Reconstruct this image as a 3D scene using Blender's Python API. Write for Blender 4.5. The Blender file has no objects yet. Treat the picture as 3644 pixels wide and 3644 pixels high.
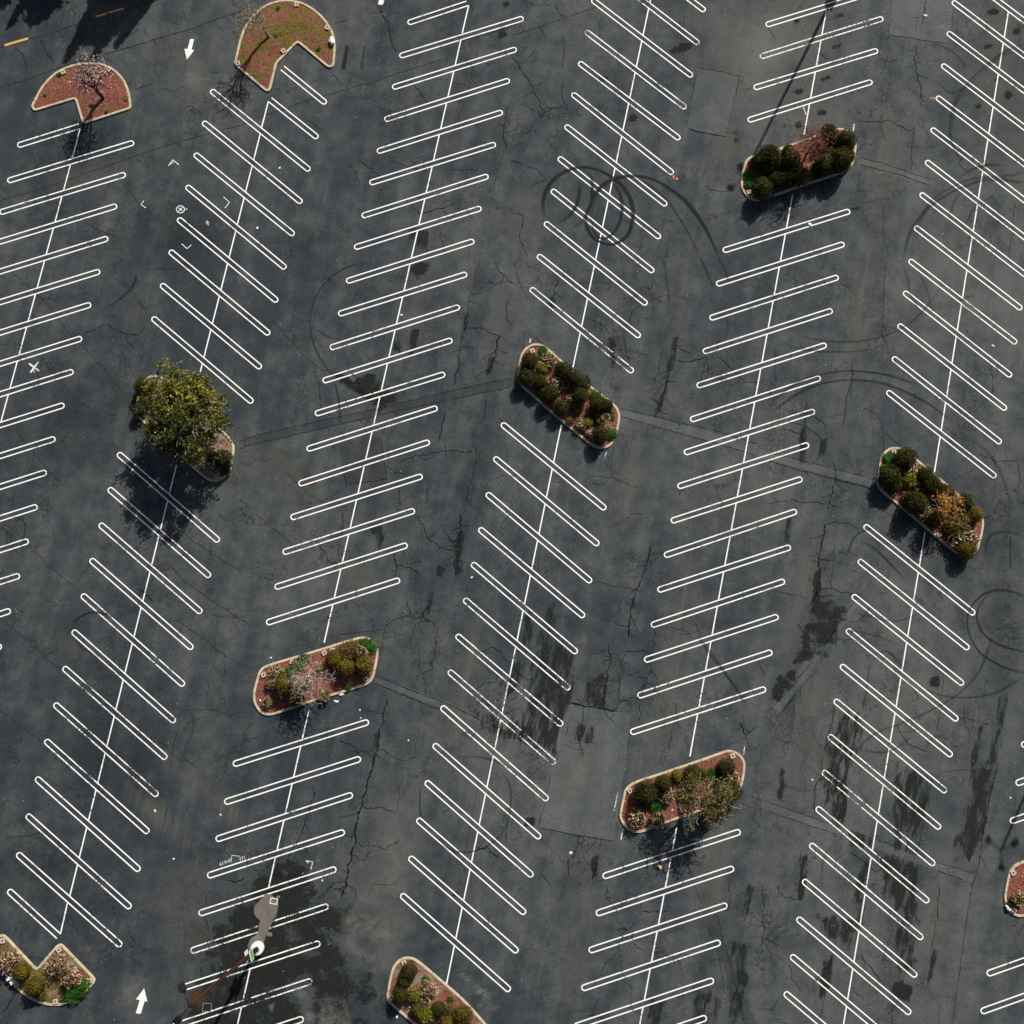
import bpy, math, random
import numpy as np
from mathutils import Vector, Matrix, noise as mnoise

# ------------------------------------------------------------------ camera, sky, sun, exposure
C = bpy.context.scene
COL = C.collection
H = 109.917; PITCH = 0.12989467; ROLL = -0.01619373; FPX = 4450.0
cam = bpy.data.cameras.new("camera"); cam.sensor_width = 36; cam.sensor_fit = 'HORIZONTAL'
cam.lens = FPX / 3644 * 36; cam.clip_start = 1; cam.clip_end = 2000
camo = bpy.data.objects.new("camera", cam); COL.objects.link(camo)
MROT = Matrix.Rotation(ROLL, 3, 'Y') @ Matrix.Rotation(PITCH, 3, 'X')
camo.matrix_world = Matrix.Translation((0, 0, H)) @ MROT.to_4x4()
C.camera = camo

SUN_EL = math.radians(41.5); SUN_AZ = math.atan2(.449, .894)
w = bpy.data.worlds.new("World"); C.world = w; w.use_nodes = True
wn = w.node_tree; bg = wn.nodes['Background']
sky = wn.nodes.new('ShaderNodeTexSky'); sky.sky_type = 'NISHITA'; sky.sun_disc = False
sky.air_density = .8; sky.dust_density = 3.0; sky.ozone_density = .6
sky.sun_elevation = SUN_EL; sky.sun_rotation = SUN_AZ
wn.links.new(sky.outputs[0], bg.inputs[0]); bg.inputs[1].default_value = 0.06
sl = bpy.data.lights.new("sun", 'SUN'); sl.energy = 5.0; sl.angle = math.radians(.5); sl.color = (1, .955, .88)
so = bpy.data.objects.new("sun", sl); COL.objects.link(so)
LDIR = Vector((-.449 * math.cos(SUN_EL), -.894 * math.cos(SUN_EL), -math.sin(SUN_EL)))
so.rotation_euler = LDIR.to_track_quat('-Z', 'Y').to_euler(); so.location = (40, 80, 100)
C.view_settings.view_transform = 'Standard'; C.view_settings.look = 'None'
C.cycles.transparent_max_bounces = 48
C.view_settings.exposure = 0.0; C.view_settings.gamma = 1

# ------------------------------------------------------------------ survey: photo point -> plan point at height z
_M = np.array(MROT)
def G(x, y, z=0.0):
    d = _M @ np.array([(x - 1822) / FPX, -(y - 1822) / FPX, -1.0])
    t = (H - z) / -d[2]
    return Vector((d[0] * t, d[1] * t, z))
def MPP(x, y):
    return (G(x + 1, y) - G(x, y)).length
def crop(ox, oy, s):
    return lambda x, y: (ox + x * s, oy + y * s)
def Z(r, c):
    return crop(c * 911, r * 911, 911 / 1932)
def P(f, *v):
    return [f(v[i], v[i + 1]) for i in range(0, len(v), 2)]
ROWANG = math.radians(11.746)
ROW_UP = Vector((math.sin(ROWANG), math.cos(ROWANG), 0))
ROW_X = Vector((math.cos(ROWANG), -math.sin(ROWANG), 0))

# ------------------------------------------------------------------ object helpers
def link(name, me, mat=None, parent=None, loc=None):
    o = bpy.data.objects.new(name, me); COL.objects.link(o)
    if mat is not None and me is not None:
        for m in (mat if isinstance(mat, (list, tuple)) else [mat]): me.materials.append(m)
    if parent is not None: o.parent = parent
    if loc is not None: o.location = loc
    return o
def mesh(name, v, f, mi=None, smooth=False, attr=None):
    me = bpy.data.meshes.new(name)
    me.from_pydata([tuple(q) for q in v], [], f)
    if mi is not None: me.polygons.foreach_set('material_index', mi)
    if smooth: me.polygons.foreach_set('use_smooth', [True] * len(me.polygons))
    if attr is not None:
        for k, a in attr.items():
            at = me.attributes.new(k, 'FLOAT', 'POINT'); at.data.foreach_set('value', np.asarray(a, dtype=np.float32))
    me.update(); return me
def empty(name, loc, rz=0):
    o = bpy.data.objects.new(name, None); COL.objects.link(o); o.location = loc; o.rotation_euler = (0, 0, rz)
    o.empty_display_size = .3; return o
def tag(o, label=None, cat=None, group=None, kind=None):
    if label: o['label'] = label
    if cat: o['category'] = cat
    if group: o['group'] = group
    if kind: o['kind'] = kind
    return o
def copy_tree(o):
    c = o.copy(); COL.objects.link(c)
    for ch in list(o.children):
        d = ch.copy(); COL.objects.link(d); d.parent = c
    return c
ORD = ['', 'first', 'second', 'third', 'fourth', 'fifth', 'sixth', 'seventh', 'eighth', 'ninth', 'tenth', 'eleventh', 'twelfth',
       'thirteenth', 'fourteenth', 'fifteenth', 'sixteenth', 'seventeenth', 'eighteenth', 'nineteenth', 'twentieth']

class Geo:
    def __init__(s): s.v = []; s.f = []; s.m = []
    def add(s, v, f, m=0):
        n = len(s.v); s.v += [tuple(q) for q in v]; s.f += [tuple(i + n for i in q) for q in f]; s.m += [m] * len(f)
    def box(s, c, size, rot=None, m=0):
        a, b, d = [q / 2 for q in size]
        v = [Vector((x, y, z)) for x in (-a, a) for y in (-b, b) for z in (-d, d)]
        if rot is not None: v = [rot @ q for q in v]
        s.add([q + Vector(c) for q in v], [(0, 1, 3, 2), (4, 6, 7, 5), (0, 4, 5, 1), (2, 3, 7, 6), (0, 2, 6, 4), (1, 5, 7, 3)], m)
    def tube(s, pts, rad, n=6, m=0, cap=True):
        pts = [Vector(p) for p in pts]; base = len(s.v); k = len(pts); up = Vector((0, 0, 1))
        for i, p in enumerate(pts):
            t = (pts[min(i + 1, k - 1)] - pts[max(i - 1, 0)])
            t = t.normalized() if t.length > 1e-6 else up
            a = t.cross(Vector((0.37, .93, .1))); a = a.normalized() if a.length > 1e-3 else Vector((1, 0, 0)); b = t.cross(a)
            for j in range(n):
                an = 2 * math.pi * j / n
                s.v.append(tuple(p + (a * math.cos(an) + b * math.sin(an)) * rad[i]))
        for i in range(k - 1):
            for j in range(n):
                q = base + i * n
                s.f.append((q + j, q + (j + 1) % n, q + n + (j + 1) % n, q + n + j)); s.m.append(m)
        if cap:
            s.f.append(tuple(base + j for j in range(n))[::-1]); s.m.append(m)
            s.f.append(tuple(base + (k - 1) * n + j for j in range(n))); s.m.append(m)
    def lathe(s, prof, n=24, m=0, c=(0, 0, 0)):
        base = len(s.v); k = len(prof)
        for r, z in prof:
            for j in range(n):
                an = 2 * math.pi * j / n; s.v.append((c[0] + r * math.cos(an), c[1] + r * math.sin(an), c[2] + z))
        for i in range(k - 1):
            for j in range(n):
                q = base + i * n
                s.f.append((q + j, q + (j + 1) % n, q + n + (j + 1) % n, q + n + j)); s.m.append(m)
        s.f.append(tuple(base + (k - 1) * n + j for j in range(n))); s.m.append(m)
    def mesh(s, name, smooth=False): return mesh(name, s.v, s.f, s.m, smooth)

# ------------------------------------------------------------------ material helpers
class NT:
    def __init__(s, name, group=False):
        if group: s.t = bpy.data.node_groups.new(name, 'ShaderNodeTree')
        else:
            s.m = bpy.data.materials.new(name); s.m.use_nodes = True; s.t = s.m.node_tree; s.t.nodes.clear()
    def n(s, typ, ins=None, **kw):
        nd = s.t.nodes.new('ShaderNode' + typ)
        for k, v in kw.items(): setattr(nd, k, v)
        for k, v in (ins or {}).items():
            sock = nd.inputs[k]
            if isinstance(v, bpy.types.NodeSocket): s.t.links.new(v, sock)
            else: sock.default_value = v
        return nd
    def math(s, op, a, b=0.0, c=0.0, clamp=False):
        return s.n('Math', {0: a, 1: b, 2: c}, operation=op, use_clamp=clamp).outputs[0]
    def vmath(s, op, a, b):
        return s.n('VectorMath', {0: a, 1: b}, operation=op).outputs[0]
    def noise(s, vec, scale, detail=2, rough=.5, out=0, lac=2.0):
        return s.n('TexNoise', {'Vector': vec, 'Scale': scale, 'Detail': detail, 'Roughness': rough, 'Lacunarity': lac}).outputs[out]
    def ss(s, v, a, b, lo=0.0, hi=1.0):
        return s.n('MapRange', {'Value': v, 'From Min': a, 'From Max': b, 'To Min': lo, 'To Max': hi}, interpolation_type='SMOOTHSTEP').outputs[0]
    def mix(s, f, a, b):
        nd = s.n('Mix', data_type='RGBA'); ins = nd.inputs
        for sock, v in ((ins[0], f), (ins[6], a), (ins[7], b)):
            if isinstance(v, bpy.types.NodeSocket): s.t.links.new(v, sock)
            else: sock.default_value = v if not isinstance(v, tuple) else (v + (1,))[:4]
        return nd.outputs[2]
    def scale(s, col, f):
        return s.n('VectorMath', {0: col, 'Scale': f}, operation='SCALE').outputs[0]
    def pos(s): return s.n('NewGeometry').outputs['Position']
    def obj(s): return s.n('TexCoord').outputs['Object']
    def attr(s, name, typ='GEOMETRY'): return s.n('Attribute', attribute_name=name, attribute_type=typ).outputs['Fac']
    def bsdf(s, col, rough=.8, spec=.3, bump=None, bstr=.4, bdist=.02, **kw):
        ins = {'Base Color': col if not isinstance(col, tuple) else (col + (1,))[:4], 'Roughness': rough, 'Specular IOR Level': spec}
        ins.update(kw)
        if bump is not None:
            ins['Normal'] = s.n('Bump', {'Height': bump, 'Strength': bstr, 'Distance': bdist}).outputs[0]
        return s.n('BsdfPrincipled', ins).outputs[0]
    def out(s, sh, alpha=None):
        if alpha is not None:
            mx = s.n('MixShader', {0: alpha}); s.t.links.new(s.n('BsdfTransparent').outputs[0], mx.inputs[1]); s.t.links.new(sh, mx.inputs[2]); sh = mx.outputs[0]
        s.t.links.new(sh, s.n('OutputMaterial').inputs[0]); return s.m

# shared crack pattern of the pavement, so that cracks run through paint and asphalt alike
g = NT('pavement_cracks', group=True)
g.t.interface.new_socket('line', in_out='OUTPUT', socket_type='NodeSocketFloat')
g.t.interface.new_socket('net', in_out='OUTPUT', socket_type='NodeSocketFloat')
_p = g.pos()
_w = g.vmath('ADD', _p, g.n('VectorMath', {0: g.vmath('SUBTRACT', g.noise(_p, .5, 5, .65, 1), (.5, .5, .5)), 'Scale': 4.5}, operation='SCALE').outputs[0])
_v1 = g.n('TexVoronoi', {'Vector': _w, 'Scale': .17}, feature='DISTANCE_TO_EDGE', voronoi_dimensions='2D').outputs['Distance']
_m1 = g.ss(g.noise(_p, .11, 2), .46, .58)
_l1 = g.math('MULTIPLY', g.ss(_v1, .004, .014, 1, 0), _m1)
_v2 = g.n('TexVoronoi', {'Vector': _w, 'Scale': .62}, feature='DISTANCE_TO_EDGE', voronoi_dimensions='2D').outputs['Distance']
_m2 = g.ss(g.noise(_p, .16, 3), .53, .63)
_l2 = g.math('MULTIPLY', g.ss(_v2, .012, .05, .9, 0), _m2)
_w2 = g.vmath('ADD', _p, g.n('VectorMath', {0: g.vmath('SUBTRACT', g.noise(_p, 2.5, 3, .6, 1), (.5, .5, .5)), 'Scale': .7}, operation='SCALE').outputs[0])
_v3 = g.n('TexVoronoi', {'Vector': _w2, 'Scale': 2.4}, feature='DISTANCE_TO_EDGE', voronoi_dimensions='2D').outputs['Distance']
_r3 = g.n('Mapping', {'Vector': _p, 'Rotation': (0, 0, ROWANG), 'Scale': (.35, .07, 1)}).outputs[0]
_m3 = g.ss(g.noise(_r3, 1.0, 4, .6), .58, .66)
_l3 = g.math('MULTIPLY', g.ss(_v3, .03, .13, .85, 0), _m3)
_go = g.t.nodes.new('NodeGroupOutput')
g.t.links.new(g.math('MAXIMUM', _l1, _l2), _go.inputs[0]); g.t.links.new(_l3, _go.inputs[1])
CRK = g.t
def cracks(s):
    nd = s.t.nodes.new('ShaderNodeGroup'); nd.node_tree = CRK
    return nd.outputs[0], nd.outputs[1]

def asphalt(name, dark, light, bias=0.0, crack=1.0, fade=False):
    s = NT(name); p = s.pos()
    r = s.n('Mapping', {'Vector': p, 'Rotation': (0, 0, ROWANG)}).outputs[0]
    big = s.noise(p, .045, 3, .55)
    st = s.noise(s.n('Mapping', {'Vector': r, 'Scale': (.5, .045, 1)}).outputs[0], 1.0, 5, .6)
    st2 = s.noise(s.n('Mapping', {'Vector': r, 'Scale': (1.6, .12, 1)}).outputs[0], 1.0, 4, .6)
    med = s.noise(p, .55, 7, .66)
    fine = s.noise(p, 5.5, 4, .7)
    grain = s.noise(p, 17, 3, .7)
    # asphalt colour drifts lighter and greyer towards +x
    gx = s.math('MULTIPLY', s.n('SeparateXYZ', {0: p}).outputs[0], .0030)
    v = s.math('MULTIPLY', s.math('SUBTRACT', big, .5), 1.5)
    v = s.math('ADD', v, s.math('MULTIPLY', s.math('SUBTRACT', st, .5), 1.0))
    v = s.math('ADD', v, s.math('MULTIPLY', s.math('SUBTRACT', st2, .5), .22))
    v = s.math('ADD', v, s.math('MULTIPLY', s.math('SUBTRACT', med, .5), 1.55))
    v = s.math('ADD', v, gx)
    v = s.math('ADD', v, .36 + bias)
    col = s.mix(s.ss(v, -.1, 1.05), dark, light)
    # brownish dust
    col = s.mix(s.math('MULTIPLY', s.ss(s.noise(p, .19, 5, .6), .53, .72), .20), col, (.074, .070, .060))
    dr = s.math('ADD', s.math('MULTIPLY', s.math('SUBTRACT', fine, .5), 1.25), s.math('MULTIPLY', s.math('SUBTRACT', grain, .5), 1.5))
    col = s.scale(col, s.math('MAXIMUM', s.math('ADD', 1.0, dr), .3))
    # pale specks of exposed aggregate, small dark spots
    col = s.mix(s.ss(s.noise(p, 8.5, 2, .5), .73, .78, 0, .30), col, (.16, .16, .15))
    col = s.mix(s.ss(s.noise(p, 1.9, 3, .6), .70, .76, 0, .55), col, (.012, .013, .013))
    ln, net = cracks(s)
    k = s.math('MULTIPLY', s.math('MAXIMUM', ln, net), crack)
    tint = s.mix(s.ss(s.noise(p, .5, 2), .5, .62), (.009, .009, .008), (.040, .031, .017))
    col = s.mix(s.math('MULTIPLY', k, .8), col, tint)
    sh = s.bsdf(col, .82, .25, bump=s.math('SUBTRACT', grain, s.math('MULTIPLY', k, .8)), bstr=.35, bdist=.012)
    al = None
    if fade: al = s.ss(s.math('ADD', s.attr('fade'), s.math('MULTIPLY', s.math('SUBTRACT', s.noise(p, 3, 4, .6), .5), .5)), -.1, .25)
    return s.out(sh, al)

def stain(name, c1, c2, amp=1.4, nscale=1.1, lo=-.05, hi=.2, maxa=.95, speck=0.0, stretch=None):
    s = NT(name); p = s.pos(); q = p
    if stretch: q = s.n('Mapping', {'Vector': s.n('Mapping', {'Vector': p, 'Rotation': (0, 0, ROWANG + stretch[2])}).outputs[0], 'Scale': (stretch[0], stretch[1], 1)}).outputs[0]
    n1 = s.noise(q, nscale, 9, .72)
    a = s.math('ADD', s.attr('fade'), s.math('MULTIPLY', s.math('SUBTRACT', n1, .5), amp))
    a = s.ss(a, lo, hi, 0, maxa)
    gr = s.noise(p, 9, 4, .75)
    col = s.mix(s.ss(gr, .3, .72), c1, c2)
    if speck: col = s.mix(s.ss(s.noise(p, 6, 3, .6), .62, .7, 0, speck), col, (.11, .11, .10))
    return s.out(s.bsdf(col, .9, .15, bump=gr, bstr=.5, bdist=.02), a)

def flat(name, c, rough=.7, spec=.3, vary=.25, nscale=8, metal=0.0, bstr=.2, tcol=None, tn=None):
    s = NT(name); o = s.pos()
    n1 = s.noise(o, nscale, 5, .6)
    col = s.scale(s.n('RGB').outputs[0], s.math('ADD', 1 - vary, s.math('MULTIPLY', n1, 2 * vary)))
    [nd for nd in s.t.nodes if nd.type == 'RGB'][0].outputs[0].default_value = c + (1,)
    if tcol: col = s.mix(s.ss(s.noise(o, tn or 3, 5, .65), .5, .68), col, tcol)
    return s.out(s.bsdf(col, rough, spec, bump=n1, bstr=bstr, bdist=.01, Metallic=metal))

def leafmat(name, cols, trans=.25, rough=.65, spec=.2):
    """each leaf gets its own tint from a ramp of leaf colours"""
    s = NT(name); rnd = s.n('NewGeometry').outputs['Random Per Island']
    rp = s.n('ValToRGB', {0: rnd}); e = rp.color_ramp.elements
    while len(e) < len(cols): e.new(.5)
    for i, c in enumerate(cols): e[i].position = i / max(1, len(cols) - 1); e[i].color = tuple(c) + (1,)
    cl = s.scale(rp.outputs[0], s.ss(s.noise(s.pos(), .8, 3), .3, .7, .72, 1.3))
    b = s.bsdf(cl, rough, spec)
    t = s.n('BsdfTranslucent', {'Color': cl}).outputs[0]
    mx = s.n('MixShader', {0: trans}); s.t.links.new(b, mx.inputs[1]); s.t.links.new(t, mx.inputs[2])
    return s.out(mx.outputs[0])

def paint(name, c, amt):
    s = NT(name); p = s.pos()
    ln, net = cracks(s)
    wear = s.attr('wear', 'OBJECT')
    n1 = s.noise(p, 7, 5, .75); n2 = s.noise(p, .5, 3, .6)
    lim = s.math('SUBTRACT', .80, s.math('MULTIPLY', wear, .36))
    lim = s.math('SUBTRACT', lim, s.math('MULTIPLY', s.ss(n2, .45, .75), s.math('ADD', amt, s.math('MULTIPLY', wear, .1))))
    hole = s.ss(s.math('SUBTRACT', n1, lim), -.03, .05)
    hole = s.math('MAXIMUM', hole, s.math('MULTIPLY', s.math('MAXIMUM', ln, s.math('MULTIPLY', net, .6)), .85))
    col = s.mix(s.ss(s.noise(p, 2.2, 4, .6), .45, .8, 0, .35), c, tuple(q * .78 for q in c))
    return s.out(s.bsdf(col, .55, .4, bump=n1, bstr=.15, bdist=.004), s.math('SUBTRACT', 1.0, hole))

M = {}
M['asphalt'] = asphalt('asphalt', (.0220, .0318, .0398), (.092, .098, .094))
M['patch'] = asphalt('asphalt_patch_grey', (.042, .053, .058), (.098, .107, .105), .10, .35)
M['patch_dark'] = asphalt('asphalt_patch_dark', (.024, .029, .034), (.064, .068, .070), -.06, .35)
M['dark_rough'] = stain('ravelled_asphalt', (.004, .006, .005), (.026, .030, .027), 3.4, .55, -.15, .40, .95, .35)
M['dark_streak'] = stain('ravelled_asphalt_streaks', (.005, .007, .006), (.030, .034, .031), 3.4, .8, -.12, .50, .92, .3, (2.0, .5, 0))
M['dark_soft'] = stain('oil_darkened_asphalt', (.018, .022, .026), (.030, .036, .042), 1.4, .5, -.1, 1.3, .42)
M['oil'] = stain('oil_spots', (.010, .010, .009), (.024, .023, .019), 2.2, 1.7, .05, .5, .75)
M['pale'] = stain('dusty_asphalt', (.082, .086, .084), (.150, .152, .142), 2.2, .35, -.2, 1.3, .62)
M['pale_hard'] = stain('bleached_asphalt', (.085, .090, .088), (.155, .156, .146), 2.8, .5, -.15, .7, .9)
M['pale_strong'] = stain('strongly_dusty_asphalt', (.105, .109, .105), (.190, .190, .176), 2.4, .30, -.1, 1.2, .8)
M['pale_streak'] = stain('wheel_worn_dusty_asphalt', (.095, .096, .090), (.175, .170, .152), 2.2, .9, -.1, 1.1, .78, .1, (1.3, .10, 0))
M['lime'] = stain('lime_deposit', (.13, .13, .12), (.34, .33, .31), 2.0, .9, .1, .9, .8, 0, (3.2, .5, 1.05))
M['brown'] = stain('brown_dust', (.075, .065, .045), (.15, .125, .085), 2.0, .9, .0, .9, .55)
M['rust'] = stain('rust_stain', (.22, .10, .03), (.36, .16, .04), 1.6, 1.2, .0, 1.3, .75)
M['rust_dark'] = stain('rust_wash', (.050, .024, .010), (.11, .055, .02), 1.8, 1.4, .0, .8, .8)
M['teal'] = stain('teal_glass_sparkle', (.09, .15, .16), (.2, .3, .3), 2.6, 2.6, .15, .6, .55)  # blue-green sparkle of glass bits, painted in as a flat tint
s_ = NT('crack_dark'); M['crack'] = s_.out(s_.bsdf((.0075, .0075, .007), .95, .1))
s_ = NT('crack_brown'); M['crack_b'] = s_.out(s_.bsdf(s_.mix(s_.noise(s_.pos(), 3, 3), (.014, .012, .008), (.055, .042, .022)), .95, .1))
s_ = NT('tyre_rubber_mark'); _q = s_.pos()
_f = s_.math('POWER', s_.attr('fade'), .8)
_a = s_.math('MULTIPLY', _f, s_.attr('strength', 'OBJECT'))
M['skid'] = s_.out(s_.bsdf((.010, .011, .012), .8, .2), s_.math('MULTIPLY', _a, s_.ss(s_.noise(_q, 1.1, 5, .7), .25, .6, .35, 1.0)))
M['white'] = paint('white_road_paint', (.86, .85, .815), .17)
M['yellow'] = paint('yellow_road_paint', (.62, .36, .10), .10)
M['chalk'] = paint('white_chalk_paint', (.70, .72, .72), .16)
M['orange_p'] = paint('orange_marking_paint', (.75, .22, .08), .12)
M['red_p'] = paint('red_marking_paint', (.5, .08, .07), .12)
M['blue_p'] = paint('pale_blue_marking_paint', (.25, .42, .5), .3)
# kerb concrete with joints every 3 m along its length
s_ = NT('kerb_concrete'); _q = s_.pos(); _u = s_.attr('along')
_j = s_.ss(s_.math('ABSOLUTE', s_.math('SUBTRACT', s_.math('FRACT', s_.math('DIVIDE', _u, 3.05)), .5)), .488, .493)
_c = s_.mix(s_.ss(s_.noise(_q, 1.3, 6, .65), .35, .7), (.58, .485, .33), (.39, .335, .235))
_c = s_.mix(s_.ss(s_.noise(_q, 7, 4, .7), .56, .72, 0, .5), _c, (.17, .15, .11))
_c = s_.mix(s_.math('MULTIPLY', _j, .8), _c, (.06, .055, .045))
M['kerb'] = s_.out(s_.bsdf(_c, .85, .2, bump=s_.noise(_q, 22, 3), bstr=.3, bdist=.01))
def bed(name, grassy, tan=0.0):
    s = NT(name); p = s.pos()
    ch = s.noise(p, 7.5, 5, .78); c2 = s.noise(p, 2.2, 5, .7)
    col = s.mix(s.ss(ch, .34, .66), (.060, .020, .014), (.38, .122, .086))
    col = s.mix(s.ss(s.noise(p, 13, 2, .6), .57, .66, 0, .8), col, (.58, .36, .27))
    col = s.mix(s.ss(s.noise(p, 3.0, 4, .7), .55, .68, 0, .5), col, (.16, .055, .035))
    col = s.mix(s.ss(s.noise(p, .9, 6, .7), .52, .70, 0, .55), col, s.mix(ch, (.10, .065, .045), (.30, .20, .14)))
    gm = s.ss(s.math('ADD', c2, s.math('MULTIPLY', s.noise(p, .55, 3, .6), .8)), 1.14 - .42 * grassy, 1.30 - .42 * grassy)
    gc = s.mix(s.ss(s.noise(p, 9, 4, .75), .35, .65), (.060, .048, .010), (.25, .20, .055))
    gc = s.mix(s.ss(s.noise(p, 3.1, 4, .7), .57, .66, 0, .7), gc, (.06, .105, .008))
    col = s.mix(gm, col, gc)
    if tan: col = s.mix(s.ss(s.noise(p, .9, 5, .65), .62 - tan * .35, .78 - tan * .35), col, (.27, .225, .165))
    return s.out(s.bsdf(col, .95, .1, bump=s.math('ADD', ch, s.noise(p, 14, 3, .7)), bstr=1.0, bdist=.10))
M['mulch'] = bed('red_bark_mulch', .0)
M['mulch_some'] = bed('red_bark_mulch_with_grass', .42)
M['mulch_grass'] = bed('mulch_and_olive_grass', .78)
M['soil_grass'] = bed('brown_grassy_soil', .95, .35)
M['soil_tan'] = bed('tan_dry_soil', .3, .75)
M['mulch_pale'] = bed('mulch_with_pale_sand', .1, .5)
M['guard'] = flat('precast_concrete', (.50, .42, .31), .85, .2, .2, 9)
M['hole'] = flat('hole_shade_black', (.012, .011, .010), .9, .1)
M['dark_leaf'] = leafmat('dark_green_leaves', [(.014, .017, .003), (.031, .034, .004), (.066, .060, .006), (.038, .048, .006)], .12)
M['olive_leaf'] = leafmat('golden_olive_leaves', [(.045, .038, .005), (.115, .085, .009), (.22, .155, .016), (.085, .078, .009)], .15)
M['brown_leaf'] = leafmat('bronze_leaves', [(.06, .045, .010), (.12, .085, .02), (.17, .12, .03), (.08, .07, .015)], .15)
M['bright_leaf'] = leafmat('bright_green_leaves', [(.008, .045, .004), (.020, .092, .006), (.050, .145, .010), (.012, .060, .004)], .2)
M['yellow_leaf'] = leafmat('yellow_green_leaves', [(.08, .08, .008), (.17, .16, .012), (.26, .23, .02), (.10, .12, .012)], .2)
M['tree_leaf'] = leafmat('evergreen_tree_leaves', [(.012, .022, .005), (.035, .052, .008), (.085, .095, .012), (.16, .14, .018), (.045, .072, .010)], .22)
M['tree_tip'] = leafmat('yellow_young_and_lit_leaves', [(.16, .15, .012), (.30, .25, .02), (.40, .32, .03), (.24, .22, .03)], .25)
M['gum_leaf'] = leafmat('olive_narrow_leaves', [(.05, .05, .012), (.10, .095, .022), (.16, .14, .035), (.13, .09, .035)], .2)
M['orange_leaf'] = leafmat('orange_leaves', [(.24, .10, .01), (.42, .19, .02), (.55, .28, .04), (.20, .11, .02)], .25)
M['red_leaf'] = leafmat('red_twig_buds', [(.12, .035, .022), (.22, .065, .045), (.33, .13, .10), (.16, .06, .03)], .2)
M['cream_flower'] = leafmat('cream_flower_heads', [(.30, .17, .08), (.62, .44, .26), (.85, .72, .50), (.45, .26, .14)], .2)
M['pink_flower'] = leafmat('dusty_pink_flower_heads', [(.26, .13, .10), (.52, .31, .24), (.80, .56, .45), (.40, .22, .15)], .2)
M['blossom'] = leafmat('white_blossom', [(.40, .26, .24), (.72, .58, .54), (.82, .76, .72), (.46, .30, .26)], .25)
M['conifer_leaf'] = leafmat('conifer_needles', [(.02, .035, .01), (.04, .06, .012)], .1)
M['bark_dark'] = flat('dark_bark', (.035, .025, .020), .9, .1, .4, 12)
M['bark_grey'] = flat('pale_grey_bark', (.30, .265, .225), .85, .15, .35, 6)
M['bark_tan'] = flat('tan_bark', (.27, .22, .145), .85, .15, .3, 6)
M['twig_red'] = flat('reddish_twigs', (.16, .08, .062), .85, .15, .4, 6)
M['twig_pale'] = flat('dry_grey_twigs', (.32, .27, .23), .85, .15, .3, 6)
M['pedestal'] = flat('white_painted_concrete', (.80, .79, .75), .7, .3, .08, 5)
M['pole'] = flat('rusty_brown_steel', (.050, .020, .013), .85, .15, .4, 3, .0, .3, (.024, .012, .009), 1.2)
M['plate'] = flat('steel_plate', (.16, .12, .09), .6, .4, .3, 8, .3)
M['black_metal'] = flat('dark_painted_metal', (.012, .012, .013), .6, .3, .2, 5, .2)
M['galv'] = flat('galvanised_steel', (.42, .42, .42), .45, .5, .15, 6, .5)
M['lens'] = flat('lamp_glass', (.68, .69, .70), .15, .6, .05, 5)
M['sign_green'] = flat('green_sign_face', (.10, .42, .03), .4, .5, .06, 3)
M['sign_white'] = flat('white_sign_face', (.80, .80, .80), .4, .5, .06, 3)
M['plastic'] = flat('white_plastic', (.80, .82, .85), .4, .5, .06, 5)
M['concrete'] = flat('worn_grey_concrete', (.150, .132, .108), .9, .2, .28, 2.2, 0, .3, (.10, .088, .072), 1.2)
M['paper'] = flat('white_paper_litter', (.80, .79, .77), .8, .2, .08, 8)
M['card'] = flat('tan_cardboard', (.55, .42, .27), .8, .2, .12, 8)

# ------------------------------------------------------------------ polygon tools
def pxpoly(pts, z=0.0): return np.array([list(G(x, y, z))[:2] for x, y in pts])
def area2(p): return np.sum(p[:, 0] * np.roll(p[:, 1], -1) - np.roll(p[:, 0], -1) * p[:, 1])
def ccw(p): return p if area2(p) > 0 else p[::-1].copy()
def sdist(pts, poly):
    """signed distance (positive inside) of many points to a polygon"""
    best = np.full(len(pts), 1e9); inside = np.zeros(len(pts), bool)
    n = len(poly)
    for i in range(n):
        a = poly[i]; b = poly[(i + 1) % n]; ab = b - a; L = ab @ ab
        if L < 1e-12: continue
        t = np.clip(((pts - a) @ ab) / L, 0, 1)
        best = np.minimum(best, np.hypot(*(pts - a - t[:, None] * ab).T))
        c = (a[1] > pts[:, 1]) != (b[1] > pts[:, 1])
        if c.any():
            xx = a[0] + (pts[:, 1] - a[1]) * ab[0] / (ab[1] if abs(ab[1]) > 1e-12 else 1e-12)
            inside ^= c & (pts[:, 0] < xx)
    return np.where(inside, best, -best)
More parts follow.
